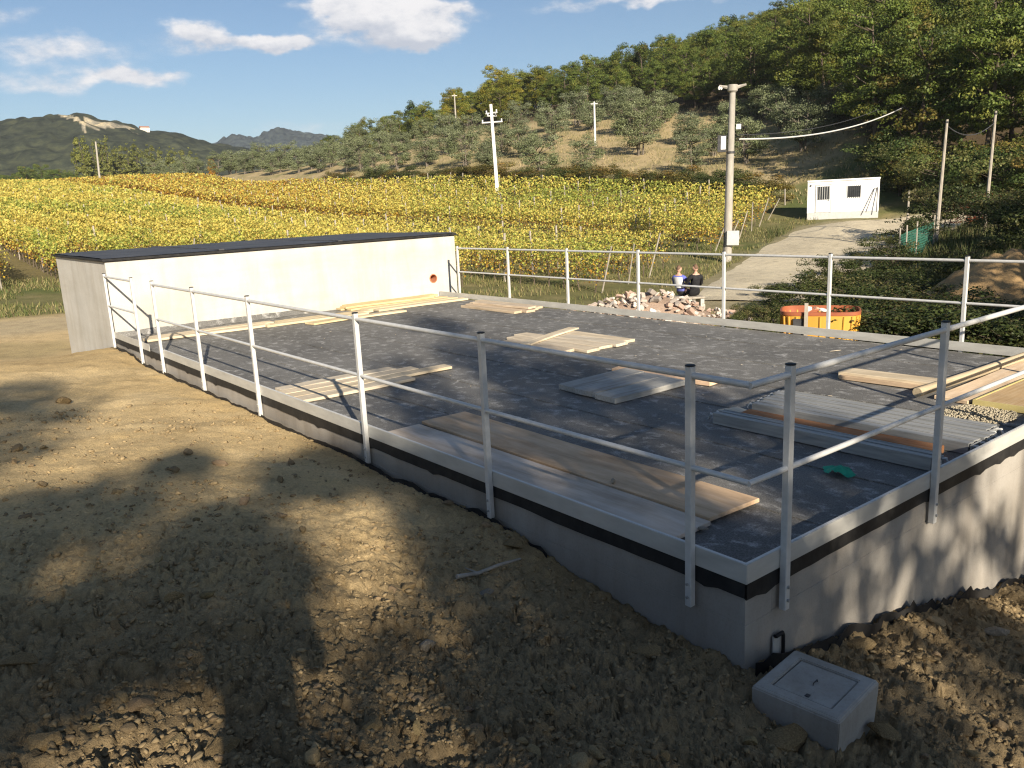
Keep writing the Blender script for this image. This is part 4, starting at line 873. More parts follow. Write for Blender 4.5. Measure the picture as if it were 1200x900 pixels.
def forest():
    rs = np.random.RandomState(21); pts = []
    for px in np.arange(395, 1330, 1.0):
        pass
    a0, a1 = azpx(395), azpx(1330)
    cand = []
    r = 58.0
    while r < 265:
        step = 5.2 + (r-60)*.012
        for a in np.arange(a0, a1, step/r): cand.append((a+rs.uniform(-.35, .35)*step/r, r+rs.uniform(-.4, .4)*step))
        r += step*.95
    cand = np.array(cand); fe = forest_r(cand[:, 0]); k = (cand[:, 1] > fe+1) & (cand[:, 1] < fe+118); cand = cand[k]
    x = CAM[0]+cand[:, 1]*np.sin(cand[:, 0]); y = CAM[1]+cand[:, 1]*np.cos(cand[:, 0]); z = H(x, y)
    # keep what can be in the picture
    d = np.stack([x, y, z+5], 1)-CAM; zz = d@CF; u = 600+FPX*(d@CR)/zz; v = 450-FPX*(d@CU)/zz; vis = (u > 380) & (u < 1290) & (v > -55)
    x, y, z, u, v, rr = x[vis], y[vis], z[vis], u[vis], v[vis], cand[:, 1][vis]
    order = np.argsort(rr); far = []
    sel = order if len(order) <= 300 else order[:300]
    for n, i in enumerate(order):
        con = rs.rand() < .07; mm = CON[rs.randint(2)] if con else FOR[rs.randint(8)]; s = rs.uniform(.85, 1.3)*(1.05 if rr[i] < 130 else .86 if rr[i] < 170 else .72); rz = rs.uniform(0, 6.28)
        w = fbm(np.array([x[i]*.03]), np.array([y[i]*.03]), 3, 7)[0]; yel = np.clip((w-.50)*2.4 + rs.uniform(-.25, .28), 0, 1)
        t = rs.uniform(.75, 1.15); color = (t*(1+.75*yel), t*(1+.35*yel), t*(1-.05*yel))
        if n < 300:
            edge = rr[i] < forest_r(np.array([atan2(x[i]-CAM[0], y[i]-CAM[1])]))[0]+7
            lab = ('dark conifer standing among the broadleaf wood on the hillside' if con else
                   'broadleaf tree at the lower edge of the hillside wood' if edge else
                   'yellowing broadleaf tree up in the hillside wood' if yel > .55 else 'green broadleaf tree up in the hillside wood')
            put_tree('forest_tree', mm, (x[i], y[i], z[i]-.15), rz, s, color, lab, 'tree', lab.replace('tree', 'trees', 1).replace('conifer', 'conifers', 1))
        else: far.append((i, rz, s, color, mm))
    for k, px in enumerate(np.arange(1035, 1260, 7.5)):                # undergrowth along the foot of the wood
        x_, y_, z_ = spot(px, forest_r(np.array([azpx(px)]))[0]-1.5+rs.uniform(-2.5, 2)); s = rs.uniform(1.3, 2.4); t = rs.uniform(.9, 1.5); yel = rs.rand() < .25
        put_tree('shrub', SHR[k % 4], (x_, y_, z_-.1), rs.uniform(0, 6), (s*1.2, s*1.2, s), (t*(1.7 if yel else 1), t*(1.35 if yel else 1.1), t), ('yellowing' if yel else 'green')+' undergrowth shrub along the foot of the wood behind the timber poles', 'shrub', ('yellowing' if yel else 'green')+' undergrowth shrubs at the wood foot', 'foliage')
    Vs = []; Ks = []
    for i, rz, s, color, mm in far:
        V, K = mm[2]; q = V.reshape(-1, 4, 3)[::3]; kk = K.reshape(-1, 4, 3)[::3]; q = (q-q.mean(1, keepdims=True))*1.6+q.mean(1, keepdims=True); c, sn = cos(rz), sin(rz); q = q.reshape(-1, 3)
        Vs.append(np.stack([q[:, 0]*c-q[:, 1]*sn, q[:, 0]*sn+q[:, 1]*c, q[:, 2]], 1)*s+np.array([x[i], y[i], z[i]-.15])); Ks.append(kk.reshape(-1, 3)*np.array(color))
    if Vs:
        V = np.concatenate(Vs); tag(link('far_wood', npmesh('far_wood', V, np.arange(len(V)).reshape(-1, 4), MT['leaf'], np.concatenate(Ks))), 'far part of the wood high on the hillside', 'wood', kind='stuff')
    print('forest', len(order), 'far', len(far))
forest()

def olives():
    rs = np.random.RandomState(31); n = 0
    spots = [(635, 90, 1.05), (612, 108, 1.0), (590, 116, 1.05), (548, 112, 1.0), (505, 118, 1.0), (470, 124, .95), (655, 122, 1.0), (685, 92, .8), (700, 126, 1.0), (735, 118, 1.15), (752, 100, 1.2), (765, 116, 1.1),
             (815, 84, .75), (836, 96, .8), (880, 88, 1.05), (915, 100, 1.1), (942, 88, 1.15), (960, 95, 1.0), (805, 104, .9), (525, 128, 1.0), (560, 130, 1.05), (575, 102, .9), (430, 132, .95), (445, 118, .85),
             (410, 138, .95), (395, 150, 1.0), (380, 146, .95), (368, 160, 1.0), (350, 158, 1.0), (335, 168, 1.0), (320, 165, 1.0), (305, 178, 1.05), (290, 176, 1.0), (272, 190, 1.05), (258, 188, 1.0), (240, 200, 1.05),
             (225, 205, 1.0), (210, 215, 1.05), (455, 146, 1.0), (480, 142, 1.0), (420, 158, 1.0), (400, 172, 1.05), (365, 180, 1.05), (340, 186, 1.05), (310, 196, 1.1), (280, 205, 1.1), (640, 132, 1.0), (610, 138, 1.0), (675, 134, 1.05),
             (720, 136, 1.0), (745, 132, 1.05), (780, 122, 1.0), (500, 152, 1.0), (535, 148, 1.0), (460, 164, 1.0), (190, 222, 1.05), (330, 206, 1.1), (860, 110, 1.0), (896, 112, 1.0), (385, 196, 1.1), (430, 176, 1.1)]
    for px, r, s in spots:
        x, y, z = spot(px+rs.uniform(-4, 4), r+rs.uniform(-2, 2))
        if x < 53.5: x = 54+rs.rand()
        z = h1(x, y); t = rs.uniform(.85, 1.15)
        near = r < 103
        lab = ('grey-green olive tree on the lower dry slope just above the vineyard' if near else 'grey-green olive tree in the upper rows of the dry slope' if px > 460 else 'grey-green olive tree in the far grove behind the vineyard')
        put_tree('olive_tree', OLV[rs.randint(4)], (x, y, z-.1), rs.uniform(0, 6.3), s*rs.uniform(.92, 1.1), (t, t, t*rs.uniform(.92, 1.05)), lab, 'tree', lab.replace('tree', 'trees', 1))
    for k in range(26):                                            # poplars
        px = 100+ (k*5.5) + rs.uniform(-2, 2); x, y, z = spot(px, 262 + .25*(px-100) + rs.uniform(-6, 6)); t = rs.uniform(.85, 1.1); yel = 1.15 if px < 118 else 1
        put_tree('poplar_tree', POP[rs.randint(3)], (x, y, z-.2), rs.uniform(0, 6), (rs.uniform(.75, .95), rs.uniform(.75, .95), rs.uniform(.9, 1.1)*(1.2 if px < 130 else 1.1 if px < 190 else 1.0)), (t*yel, t*yel, t), 'slender poplar in the row beyond the far end of the vineyard', 'tree', 'poplars beyond the vineyard')
    for k in range(26):                                            # low trees closing the field on the left
        px = -60+k*6.2; x, y, z = spot(px, 250+rs.uniform(-8, 12)); t = rs.uniform(.8, 1.1)
        put_tree('field_tree', FOR[rs.randint(8)], (x, y, z-.3), rs.uniform(0, 6), (.8, .8, .72*rs.uniform(.8, 1.2)), (t, t*1.05, t*1.3), 'low dark tree in the hedge line at the far left end of the field', 'tree', 'trees of the far left hedge line')
    x, y, z = spot(256, 232); put_tree('field_tree', FOR[0], (x, y, z), 1, (.5, .5, .62), (3.2, 1.5, .8), 'small orange autumn tree beyond the far olive grove', 'tree', None)
olives()

# ------------------------------------------------------------------ vineyard
def vineyard():
    rs = np.random.RandomState(41)
    YEL = np.array([(.64, .51, .11), (.70, .58, .14), (.56, .47, .11), (.52, .50, .12)]); ORG = np.array([(.46, .25, .045), (.38, .23, .06), (.55, .36, .04), (.30, .17, .06)]); GRN = np.array([(.36, .39, .08), (.46, .47, .09), (.27, .32, .07)])
    pm = MB(); pm.box(-.035, .035, -.035, .035, -.3, 1.95); postme = pm.mesh('vine_post', MT['stake'])
    em = MB(); em.tube([(0, .25, -.3), (0, -.45, 1.8)], .032, 6); endme = em.mesh('end_post', MT['stake'])
    xs = np.arange(VX0, VX1, VROW); np_ = 0
    for k, x in enumerate(xs):
        if 27 < x < 32: continue                                 # the lane between two blocks
        y0 = vine_start(x); y1 = 238.0; P = []; S = []
        e = empty('vine_row', (x, y0, h1(x, y0)))
        first = k == int(round((19.6-VX0)/VROW))
        blk = 'left' if x < 29 else 'right'
        lab = ('vine row nearest the tank, its slanted end post by the rubble heap' if 18 < x < 20.2 else
               'long yellow vine row in the front vineyard block, this side of the lane' if blk == 'left' else 'long green-yellow vine row in the rear vineyard block, beyond the lane')
        tag(e, lab, 'vine row', None if 18 < x < 20.2 else 'vine rows of the %s block' % ('front' if blk == 'left' else 'rear'))
        ys = np.arange(y0, y1, .5); rr = np.hypot(x-CAM[0], ys-CAM[1])
        front = (x < 20.5) or (29 < x < 37)
        dens = np.clip(16500/np.maximum(rr, 30)**1.15, 17, 330)*.5*(1.35 if front else 1); cnt = rs.poisson(dens)
        vig = .65+.7*fbm(ys*.35, ys*0+x, 3, 9); cnt = (cnt*np.clip(vig, .35, 1.3)).astype(int)
        yy = np.repeat(ys, cnt)+rs.uniform(0, .5, cnt.sum()); r_ = np.repeat(rr, cnt); n = len(yy)
        hh = (.30 if x > 17 else .42) + 1.58*rs.beta(1.7, 1.2, n); top = 1.85+.25*(vnoise(yy*1.1, yy*0+x*3, 5)-.3); hh = hh*top/1.9
        wx = .30*rs.normal(size=n)*(1-.35*np.abs(hh-1.2))
        lone = rs.rand(n) < .02; hh = np.where(lone, hh+rs.uniform(0, .35, n), hh)
        X = x+wx; Z = hbase(X, yy)+hh; d = unit(np.stack([wx*2.2, rs.normal(size=n)*.5, rs.normal(size=n)*.35+.45], 1)+.45*rs.normal(size=(n, 3)))
        zone = fbm(yy*.05+x*.02, x*.12+yy*0, 3, 13) + .25*(fbm(yy*.6, x*.9+yy*0, 2, 14)-.5)
        azv = np.arctan2(X-CAM[0], yy-CAM[1])
        org = np.clip((1.35-hh)*.9, 0, .8) if blk == 'right' or r_.min() < 45 else np.clip((1.0-hh)*.5, 0, .4)
        org = org + (.40*np.clip((azpx(470)-azv)/(azpx(470)-azpx(330)), 0, 1) if blk == 'right' else 0)
        grn = np.clip((zone-.50)*3.2, 0, .75) + .30*(azv > azpx(480))
        q = rs.rand(n); c = YEL[rs.randint(4, size=n)]; c = np.where((q < org)[:, None], ORG[rs.randint(4, size=n)], c); q2 = rs.rand(n); c = np.where(((q >= org) & (q2 < grn))[:, None], GRN[rs.randint(3, size=n)], c)
        c = c*rs.uniform(.75, 1.2, (n, 1))
        size = np.clip(.096*(r_/38)**.85, .088, .42)*rs.uniform(.7, 1.3, n)
        V, F, K = leaf_quads(np.stack([X, yy, Z], 1)-np.array(e.location)[None], size, d, c, rs, .85)
        f = link('foliage', npmesh('foliage', V, F, MT['leaf_vine'], K), e); f['kind'] = 'stuff'
        # stems in the nearest stretch
        b = MB(); ny = 0
        for y in np.arange(y0+.4, min(y1, y0+45), .9):
            if math.hypot(x-CAM[0], y-CAM[1]) > 62: break
            z = h1(x, y)-e.location[2]; b.tube([(rs.normal()*.02, y-y0, z-.1), (rs.normal()*.04, y-y0+rs.normal()*.05, z+.45), (rs.normal()*.05, y-y0+rs.normal()*.12, z+1.1)], [.032, .026, .012], 5, cap=False); ny += 1
        if ny: o = b.build('vine_stems', MT['bark'], e); o['kind'] = 'stuff'
        if rs.rand() < .72: link('end_post', endme, e, (0, -.1, 0), (rs.normal()*.08, rs.normal()*.06, rs.normal()*.3), (1, 1, rs.uniform(.75, 1.05)))
        for y in np.arange(y0+6, y1, 6.5):
            if math.hypot(x-CAM[0], y-CAM[1]) > 125 and not (x > 48): break
            link('post', postme, e, (0, y-y0, h1(x, y)-e.location[2]), (rs.normal()*.03, rs.normal()*.03, 0), (1, 1, rs.uniform(.95, 1.1))); np_ += 1
        for zz in (.75, 1.35): 
            yv = np.arange(y0, min(y0+60, y1), 6.0); MB().tube([(0, y-y0, h1(x, y)-e.location[2]+zz) for y in yv], .006, 4).build('trellis_wire', MT['dark'], e)
    print('vine posts', np_)
vineyard()

# ------------------------------------------------------------------ grass and weeds
def blades(name, label, P, hgt, wid, cols, seed):
    rs = np.random.RandomState(seed); n = len(P); a = rs.uniform(0, 6.28, n); h = hgt*rs.uniform(.4, 1.3, n); lean = rs.normal(size=(n, 2))*.35
    dx = np.cos(a)*wid; dy = np.sin(a)*wid; z0 = np.zeros(n)-.03
    V = np.stack([P+np.stack([-dx, -dy, z0], 1), P+np.stack([dx, dy, z0], 1), P+np.stack([lean[:, 0]*h+.2*dx, lean[:, 1]*h, h], 1)], 1).reshape(-1, 3)
    c = np.array(cols)[rs.randint(len(cols), size=n)]*rs.uniform(.75, 1.2, (n, 1))
    tag(link(name, npmesh(name, V, np.arange(n*3).reshape(n, 3), MT['grass'], np.repeat(c, 3, 0))), label, 'grass', kind='stuff')
def grass():
    rs = np.random.RandomState(51)
    def scatter(n, px0, px1, r0, r1, test):
        px = rs.uniform(px0, px1, n); r = np.sqrt(rs.uniform(r0*r0, r1*r1, n)); pp = np.linspace(px0, px1, 30); az = np.interp(px, pp, [azpx(p) for p in pp]); x = CAM[0]+r*np.sin(az); y = CAM[1]+r*np.cos(az)
        k = test(x, y) & (fbm(x*.5, y*.5, 3, 52) > .40) & (seg_dist(x, y, ROAD) > .4); x, y = x[k], y[k]; return np.stack([x, y, H(x, y)], 1)
    out = lambda x, y: outside(x, y, .2) & (dirtmask(x, y) < .2)
    G = [(.17, .17, .06), (.22, .20, .08), (.13, .15, .05), (.30, .25, .12)]
    blades('grass', 'rough grass growing between the tank and the vineyard', scatter(30000, 525, 960, 15, 60, lambda x, y: out(x, y)), .20, .022, G, 1)
    blades('grass', 'grass verge beside the farm track left of the raised block', scatter(16000, -60, 330, 20, 42, lambda x, y: out(x, y) & (y-.1*x > 28)), .16, .025, G+[(.10, .13, .04)], 2)
    blades('grass', 'dry straw grass on the slope of the olive grove', scatter(26000, 380, 1020, 66, 135, lambda x, y: (x > 52.5)), .30, .05, [(.42, .34, .19), (.36, .29, .15), (.30, .26, .12), (.2, .19, .08)], 3)
    blades('grass', 'tall weeds on the bank right of the gravel road', scatter(26000, 900, 1240, 13, 55, lambda x, y: out(x, y) & (x > 8.2)), .42, .022, [(.09, .11, .035), (.12, .13, .05), (.17, .15, .07), (.07, .09, .03)], 4)
    # bramble band between vineyard and olives
    n = 0
    for px in np.arange(395, 905, 11.0):
        a = azpx(px); rr = (52.2+rs.uniform(-.3, 1.6)-CAM[0])/sin(a); x, y = polar(a, rr); s = rs.uniform(.85, 1.45); t = rs.uniform(.8, 1.3); br = rs.rand() < .45
        put_tree('shrub', SHR[rs.randint(4)], (x, y, h1(x, y)-.1), rs.uniform(0, 6), (s*1.5, s*1.5, s), (t*(1.9 if br else 1), t*(1.3 if br else 1), t), ('brownish' if br else 'dark green')+' bramble in the band between vineyard and olive slope', 'shrub', ('brownish' if br else 'green')+' brambles above the vineyard', 'foliage')
    # bank by the road on the right
    B = [(925, 25, .8), (912, 29, .6), (940, 22, .9), (962, 26, 1.25), (968, 30, .9), (988, 21, 1.1), (1004, 24, 1.2), (1022, 19, 1.2), (1030, 28, 1.1), (1045, 22, 1.3), (1058, 33, 1.0), (1068, 18, 1.3), (1075, 40, 1.1), (1085, 25, 1.2), (1090, 44, .9),
         (1100, 20, 1.3), (1112, 17, 1.2), (1120, 46, 1.9), (1128, 30, 1.0), (1135, 21, 1.3), (1150, 17.5, 1.3), (1160, 44, 1.4), (1172, 19, 1.3), (1185, 40, 1.5), (1190, 16.5, 1.3), (1205, 19, 1.3), (1215, 38, 1.6), (1148, 52, 1.3), (1240, 17, 1.3), (1170, 52, 1.4), (1048, 37, .8), (1020, 34, .8), (1000, 30, .8), (980, 24, .8)]
    for k, (px, r, s) in enumerate(B):
        x, y, z = spot(px, r); t = rs.uniform(.75, 1.1); red = (px, r) == (1148, 52)
        lab = 'reddish shrub at the wood edge behind the tall thin poles' if red else 'leafy shrub on the overgrown bank right of the gravel road' if r < 34 else 'bushy shrub beside the green net and thin poles'
        put_tree('shrub', SHR[k % 4], (x, y, z-.08), rs.uniform(0, 6), (s*1.1, s*1.1, s*(.62 if r < 30 else .9)), (3.6*t, .75*t, t) if red else (t, t, t), lab, 'shrub', None if red else lab.replace('shrub', 'shrubs', 1), 'foliage')
    for k, (px, r, s) in enumerate(((865, 21, .35), (880, 23, .4), (893, 20, .45), (905, 22, .5))):
        x, y, z = spot(px, r); put_tree('shrub', SHR[k], (x, y, z-.05), k, s, (1.2, 1.15, 1.2), 'small weed clump between the rubble heap and the orange bin', 'shrub', 'weed clumps near the rubble', 'foliage')
grass()

# ------------------------------------------------------------------ poles, cables, cabin, fence
def wire(name, label, p, q, sag, r, mat, parent=None):
    p = np.array(p); q = np.array(q); pts = [p+(q-p)*t-np.array([0, 0, sag*4*t*(1-t)]) for t in np.linspace(0, 1, 24)]
    o = MB().tube(pts, r, 6).build(name, MT[mat], parent, smooth=True)
    if label: tag(o, label, 'cable')
    return o
def poles():
    # round concrete utility pole by the road
    x, y, z = spot(853, 42); top = at(861, 99, 42)[2]; hgt = top-z
    e = empty('utility_pole', (x, y, z), -azpx(853)); e.rotation_euler = (0, radians(1.2), -azpx(853)); tag(e, 'tall round concrete utility pole with meter boxes beside the gravel road', 'pole')
    MB().tube([(0, 0, -.5), (0, 0, 0), (0, 0, hgt-.35)], [.21, .205, .145], 14).build('shaft', MT['pole_c'], e, smooth=True)
    hd = MB(); hd.tube([(0, 0, hgt-.36), (0, 0, hgt-.28), (0, 0, hgt-.02), (0, 0, hgt)], [.15, .24, .24, .22], 14); hd.build('pole_head', MT['pole_c'], e, smooth=True)
    for s in (-1, 1):
        b = MB(); b.tube([(s*.2, 0, hgt-.12), (s*.62, 0, hgt-.02)], [.09, .05], 6); b.build('cross_arm', MT['pole_c'], e)
    for k, px_ in enumerate((-.62, -.52)):
        MB().tube([(px_, .0, hgt-.05), (px_, 0, hgt-.14), (px_, 0, hgt-.2)], [.05, .06, .03], 8).build('insulator', MT['white'], e, smooth=True)
    zz = at(857, 178, 42)[2]-z; c = MB().box(-.62, -.20, -.22, .18, zz, zz+.78).build('meter_cabinet', MT['dark'], e, bevel=.01)
    MB().box(-.46, -.24, -.235, -.2205, zz+.12, zz+.72).build('cabinet_door', MT['white'], c)
    MB().tube([(0, 0, zz-.06), (0, 0, zz+.03)], .215, 14).build('steel_band', MT['dark'], e, smooth=True)
    z2 = at(857, 152, 42)[2]-z; MB().box(.22, .44, -.16, 0, z2, z2+.24).build('junction_box', MT['white'], e, bevel=.01)
    z3 = at(857, 287, 42)[2]-z; g = MB().box(-.06, .52, -.36, -.17, z3, z3+.70).build('meter_box', MT['grey'], e, bevel=.02); MB().box(0, .46, -.368, -.3605, z3+.06, z3+.62).build('box_door', MT['grey'], g, bevel=.004)
    MB().tube([(-.19, -.1, 0), (-.17, -.1, zz)], .03, 6).build('conduit', MT['dark'], e, smooth=True)
    wire('service_cable', 'thick pale cable sagging from the utility pole to the wood', at(867, 163, 42), at(1058, 126, 73), .6, .04, 'cable')
    wire('thin_cable', 'thin dark cable running from the pole towards the wood', at(866, 158, 42), at(1030, 128, 64), .4, .018, 'dark')
    # slim white pole in the vineyard
    x, y, z = spot(584, 78); top = at(580, 122, 78)[2]; h = top-z; e = empty('utility_pole', (x, y, z), -azpx(583)); e.rotation_euler = (0, radians(-1.5), -azpx(583)); tag(e, 'white square pole with crossarms rising out of the vineyard', 'pole')
    b = MB(); b.add([(sx*w, sy*w, zz) for zz, w in ((-.3, .17), (h, .12)) for sx, sy in ((-1, -1), (1, -1), (1, 1), (-1, 1))], [(0, 1, 5, 4), (1, 2, 6, 5), (2, 3, 7, 6), (3, 0, 4, 7), (4, 5, 6, 7)]); b.build('shaft', MT['pole_w'], e)
    for k, (dz, w, rz) in enumerate(((1.55, .95, 0), (1.0, .5, .6), (.75, .6, -.5))):
        a = MB().box(-w, w, -.05, .05, h-dz-.06, h-dz+.06).build('cross_arm', MT['grey'], e, rot=(0, 0, rz))
        for s in (-1, 1): MB().tube([(s*(w-.08), 0, h-dz+.0605), (s*(w-.08), 0, h-dz+.25)], [.05, .07], 6).build('insulator', MT['white'], a, smooth=True)
    # two small poles up the olive slope
    for px, py0, py1, r, mat, lab in ((699, 119, 172, 112, 'pole_w', 'small pale pole standing among the olive trees on the slope'), (540, 110, 152, 150, 'pole_c', 'dark slender pole rising behind the olive trees near the skyline')):
        x, y, z = spot(px, r); t = at(px, py0, r)[2]; e = empty('utility_pole', (x, y, z), -azpx(px)); tag(e, lab, 'pole')
        MB().tube([(0, 0, -.3), (0, 0, t-z)], [.16, .11], 8).build('shaft', MT[mat], e, smooth=True); MB().box(-.45, .45, -.05, .05, t-z-.32, t-z-.2).build('cross_arm', MT['grey'], e)
    # leaning pole far left
    x, y, z = spot(124, 185); t = at(112, 166, 185); e = empty('utility_pole', (x, y, z)); tag(e, 'pale pole leaning left beyond the far end of the vineyard', 'pole')
    MB().tube([(0, 0, -.3), (t[0]-x, t[1]-y, t[2]-z)], [.22, .15], 8).build('shaft', MT['pole_c'], e, smooth=True)
    # thin timber poles at the right
    tops = []
    for px0, py0, px1, py1, r, lab in ((1110, 140, 1101, 275, 43, 'left of the two tall thin timber poles by the wood edge'), (1167, 130, 1158, 262, 46, 'right of the two tall thin timber poles by the wood edge')):
        x, y, z = spot(px1, r); t = at(px0, py0, r); e = empty('timber_pole', (x, y, z)); tag(e, lab, 'pole'); MB().tube([(0, 0, -.3), (t[0]-x, t[1]-y, t[2]-z)], [.10, .06], 8).build('shaft', MT['stake'], e, smooth=True); tops.append(t)
        MB().tube([tuple(np.array([t[0]-x, t[1]-y, t[2]-z])*.97), tuple(np.array([t[0]-x, t[1]-y, t[2]-z])*.985)], .075, 8).build('pole_band', MT['dark'], e, smooth=True)
    wire('thin_cable', 'thin cable hanging between the two tall timber poles', tops[0]-np.array([0, 0, .25]), tops[1]-np.array([0, 0, .5]), .5, .022, 'dark')
    x, y, z = spot(1066, 56); MBp = MB(); MBp.tube([(0, 0, -.2), (0, 0, 2.0)], [.07, .06], 8); o = MBp.build('marker_post', MT['stake'], None, True); o.location = (x, y, z); tag(o, 'short pale post at the roadside right of the white cabin', 'post')
poles()

def cabin():
    r = 59.5; pl = at(946, 251, r); prr = at(1029, 249, r); zc = min(h1(pl[0], pl[1]), h1(prr[0], prr[1])); x, y = (pl[0]+prr[0])/2, (pl[1]+prr[1])/2
    z = (pl[2]+prr[2])/2; wd = math.hypot(prr[0]-pl[0], prr[1]-pl[1])/2; rz = atan2(prr[1]-pl[1], prr[0]-pl[0])
    e = empty('site_cabin', (x, y, z), rz); e.scale = (1, 1, .87); tag(e, 'white prefabricated site cabin with barred door and window at the wood edge', 'cabin')
    hh = 2.42
    MB().box(-wd, wd, 0, 2.3, .10, hh).build('shell', MT['white'], e, bevel=.02)
    MB().box(-wd-.05, wd+.05, -.06, 2.36, hh+.001, hh+.13).build('roof', MT['white'], e, bevel=.02)
    MB().box(-wd-.01, wd+.01, -.012, 2.31, -.42, .099).build('base_frame', MT['grey'], e)
    for s in (-1, 1): MB().box(s*(wd-.03)-.05, s*(wd-.03)+.05, -.014, -.001, .1, hh).build('corner_post', MT['white'], e)
    for k in (1, 2, 3, 4, 5): MB().box(-wd+k*2*wd/6-.008, -wd+k*2*wd/6+.008, -.006, -.001, .12, hh-.02).build('panel_seam', MT['grey'], e)
    xd = -wd+.98; d = MB().box(xd-.45, xd+.45, -.03, -.007, .14, 2.12).build('door', MT['white'], e, bevel=.006)
    for a, b in ((xd-.49, xd-.452), (xd+.452, xd+.49)): MB().box(a, b, -.04, -.007, .12, 2.17).build('door_frame', MT['grey'], d)
    MB().box(xd-.49, xd+.49, -.04, -.007, 2.1705, 2.21).build('door_frame', MT['grey'], d)
    MB().box(xd-.40, xd+.40, -.036, -.0305, 1.08, 2.06).build('door_glass', MT['glass'], d)
    for k in range(6): MB().box(xd-.36+k*.144-.014, xd-.36+k*.144+.014, -.07, -.045, 1.05, 2.09).build('bar', MT['grey'], d)
    MB().tube([(xd+.36, -.032, 1.0), (xd+.36, -.08, 1.0), (xd+.26, -.08, 1.0)], .015, 6).build('handle', MT['dark'], d)
    xw = wd-1.5; w = MB().box(xw-.46, xw+.46, -.03, -.007, 1.12, 2.06).build('window', MT['white'], e, bevel=.004); MB().box(xw-.40, xw+.40, -.036, -.0305, 1.18, 2.0).build('window_glass', MT['glass'], w)
    for k in range(7): MB().box(xw-.37+k*.123-.012, xw-.37+k*.123+.012, -.07, -.045, 1.14, 2.04).build('bar', MT['dark'], w)
    o = MB(); o.tube([(wd-.75, -.35, .02), (wd-.28, -.06, 1.75), (wd-.10, -.05, 1.8)], .028, 6); o.tube([(wd-.12, -.34, .02), (wd-.10, -.05, 1.8)], .028, 6)
    s_ = o.build('steel_bracket', MT['dark'], None, True); s_.location = e.location; s_.scale = (1, 1, .87); s_.rotation_euler = e.rotation_euler; tag(s_, 'dark bent steel pipe frame leaning on the right end of the white cabin', 'pipe')
    MB().box(-wd+.12, -wd+.22, -.06, -.0145, 2.1, 2.22).build('lamp', MT['dark'], e)
cabin()

def fence_and_net():
    rs = random.Random(3)
    e = empty('wire_fence', (52.0, 60, h1(52.0, 60))); tag(e, 'thin wire fence with grey stakes along the top of the vineyard', 'fence'); b = MB(); b.box(-.035, .035, -.035, .035, -.2, 1.25); me = b.mesh('stake', MT['stake']); last = []
    for y in np.arange(34, 220, 4.0):
        z = h1(52.0, y); link('stake', me, e, (0, y-60, z-e.location[2]), (rs.uniform(-.06, .06), rs.uniform(-.06, .06), 0), (1, 1, rs.uniform(.85, 1.15))); last.append((0, y-60, z-e.location[2]))
    for h in (.5, 1.05): MB().tube([(p[0], p[1], p[2]+h) for p in last], .008, 4).build('fence_wire', MT['dark'], e)
    # green shade net on stakes right of the road
    p = [spot(px, r) for px, r in ((1058, 37), (1066, 38), (1078, 39), (1098, 40.5))]; o = p[0]; e = empty('green_net_fence', o); tag(e, 'green plastic net fence on stakes right of the gravel road', 'fence')
    for q in p: MB().tube([(q[0]-o[0], q[1]-o[1], q[2]-o[2]-.2), (q[0]-o[0], q[1]-o[1], q[2]-o[2]+1.45)], .035, 6).build('stake', MT['stake'], e)
    vs = []; fs = []
    for a, c in zip(p[:-1], p[1:]):
        a = np.array(a)-o; c = np.array(c)-o; L_ = np.linalg.norm(c-a); n = max(2, int(L_/.11))
        def strip(s0, s1, t0, t1):
            k = len(vs)
            for s, t in ((s0, t0), (s1, t0), (s1, t1), (s0, t1)):
                q = a+(c-a)*s; vs.append((q[0]+.05*sin(s*9+t*3), q[1], q[2]+t-.06*sin(pi*s)))
            fs.append((k, k+1, k+2, k+3))
        for i in range(n): strip(i/n, i/n+.5/n, .05, 1.2)
        for j in range(11): strip(0, 1, .05+j*.105, .05+j*.105+.05)
    m_ = MB(); m_.add(vs, fs); o_ = m_.build('net', MT['net'], e); o_['kind'] = 'stuff'
fence_and_net()

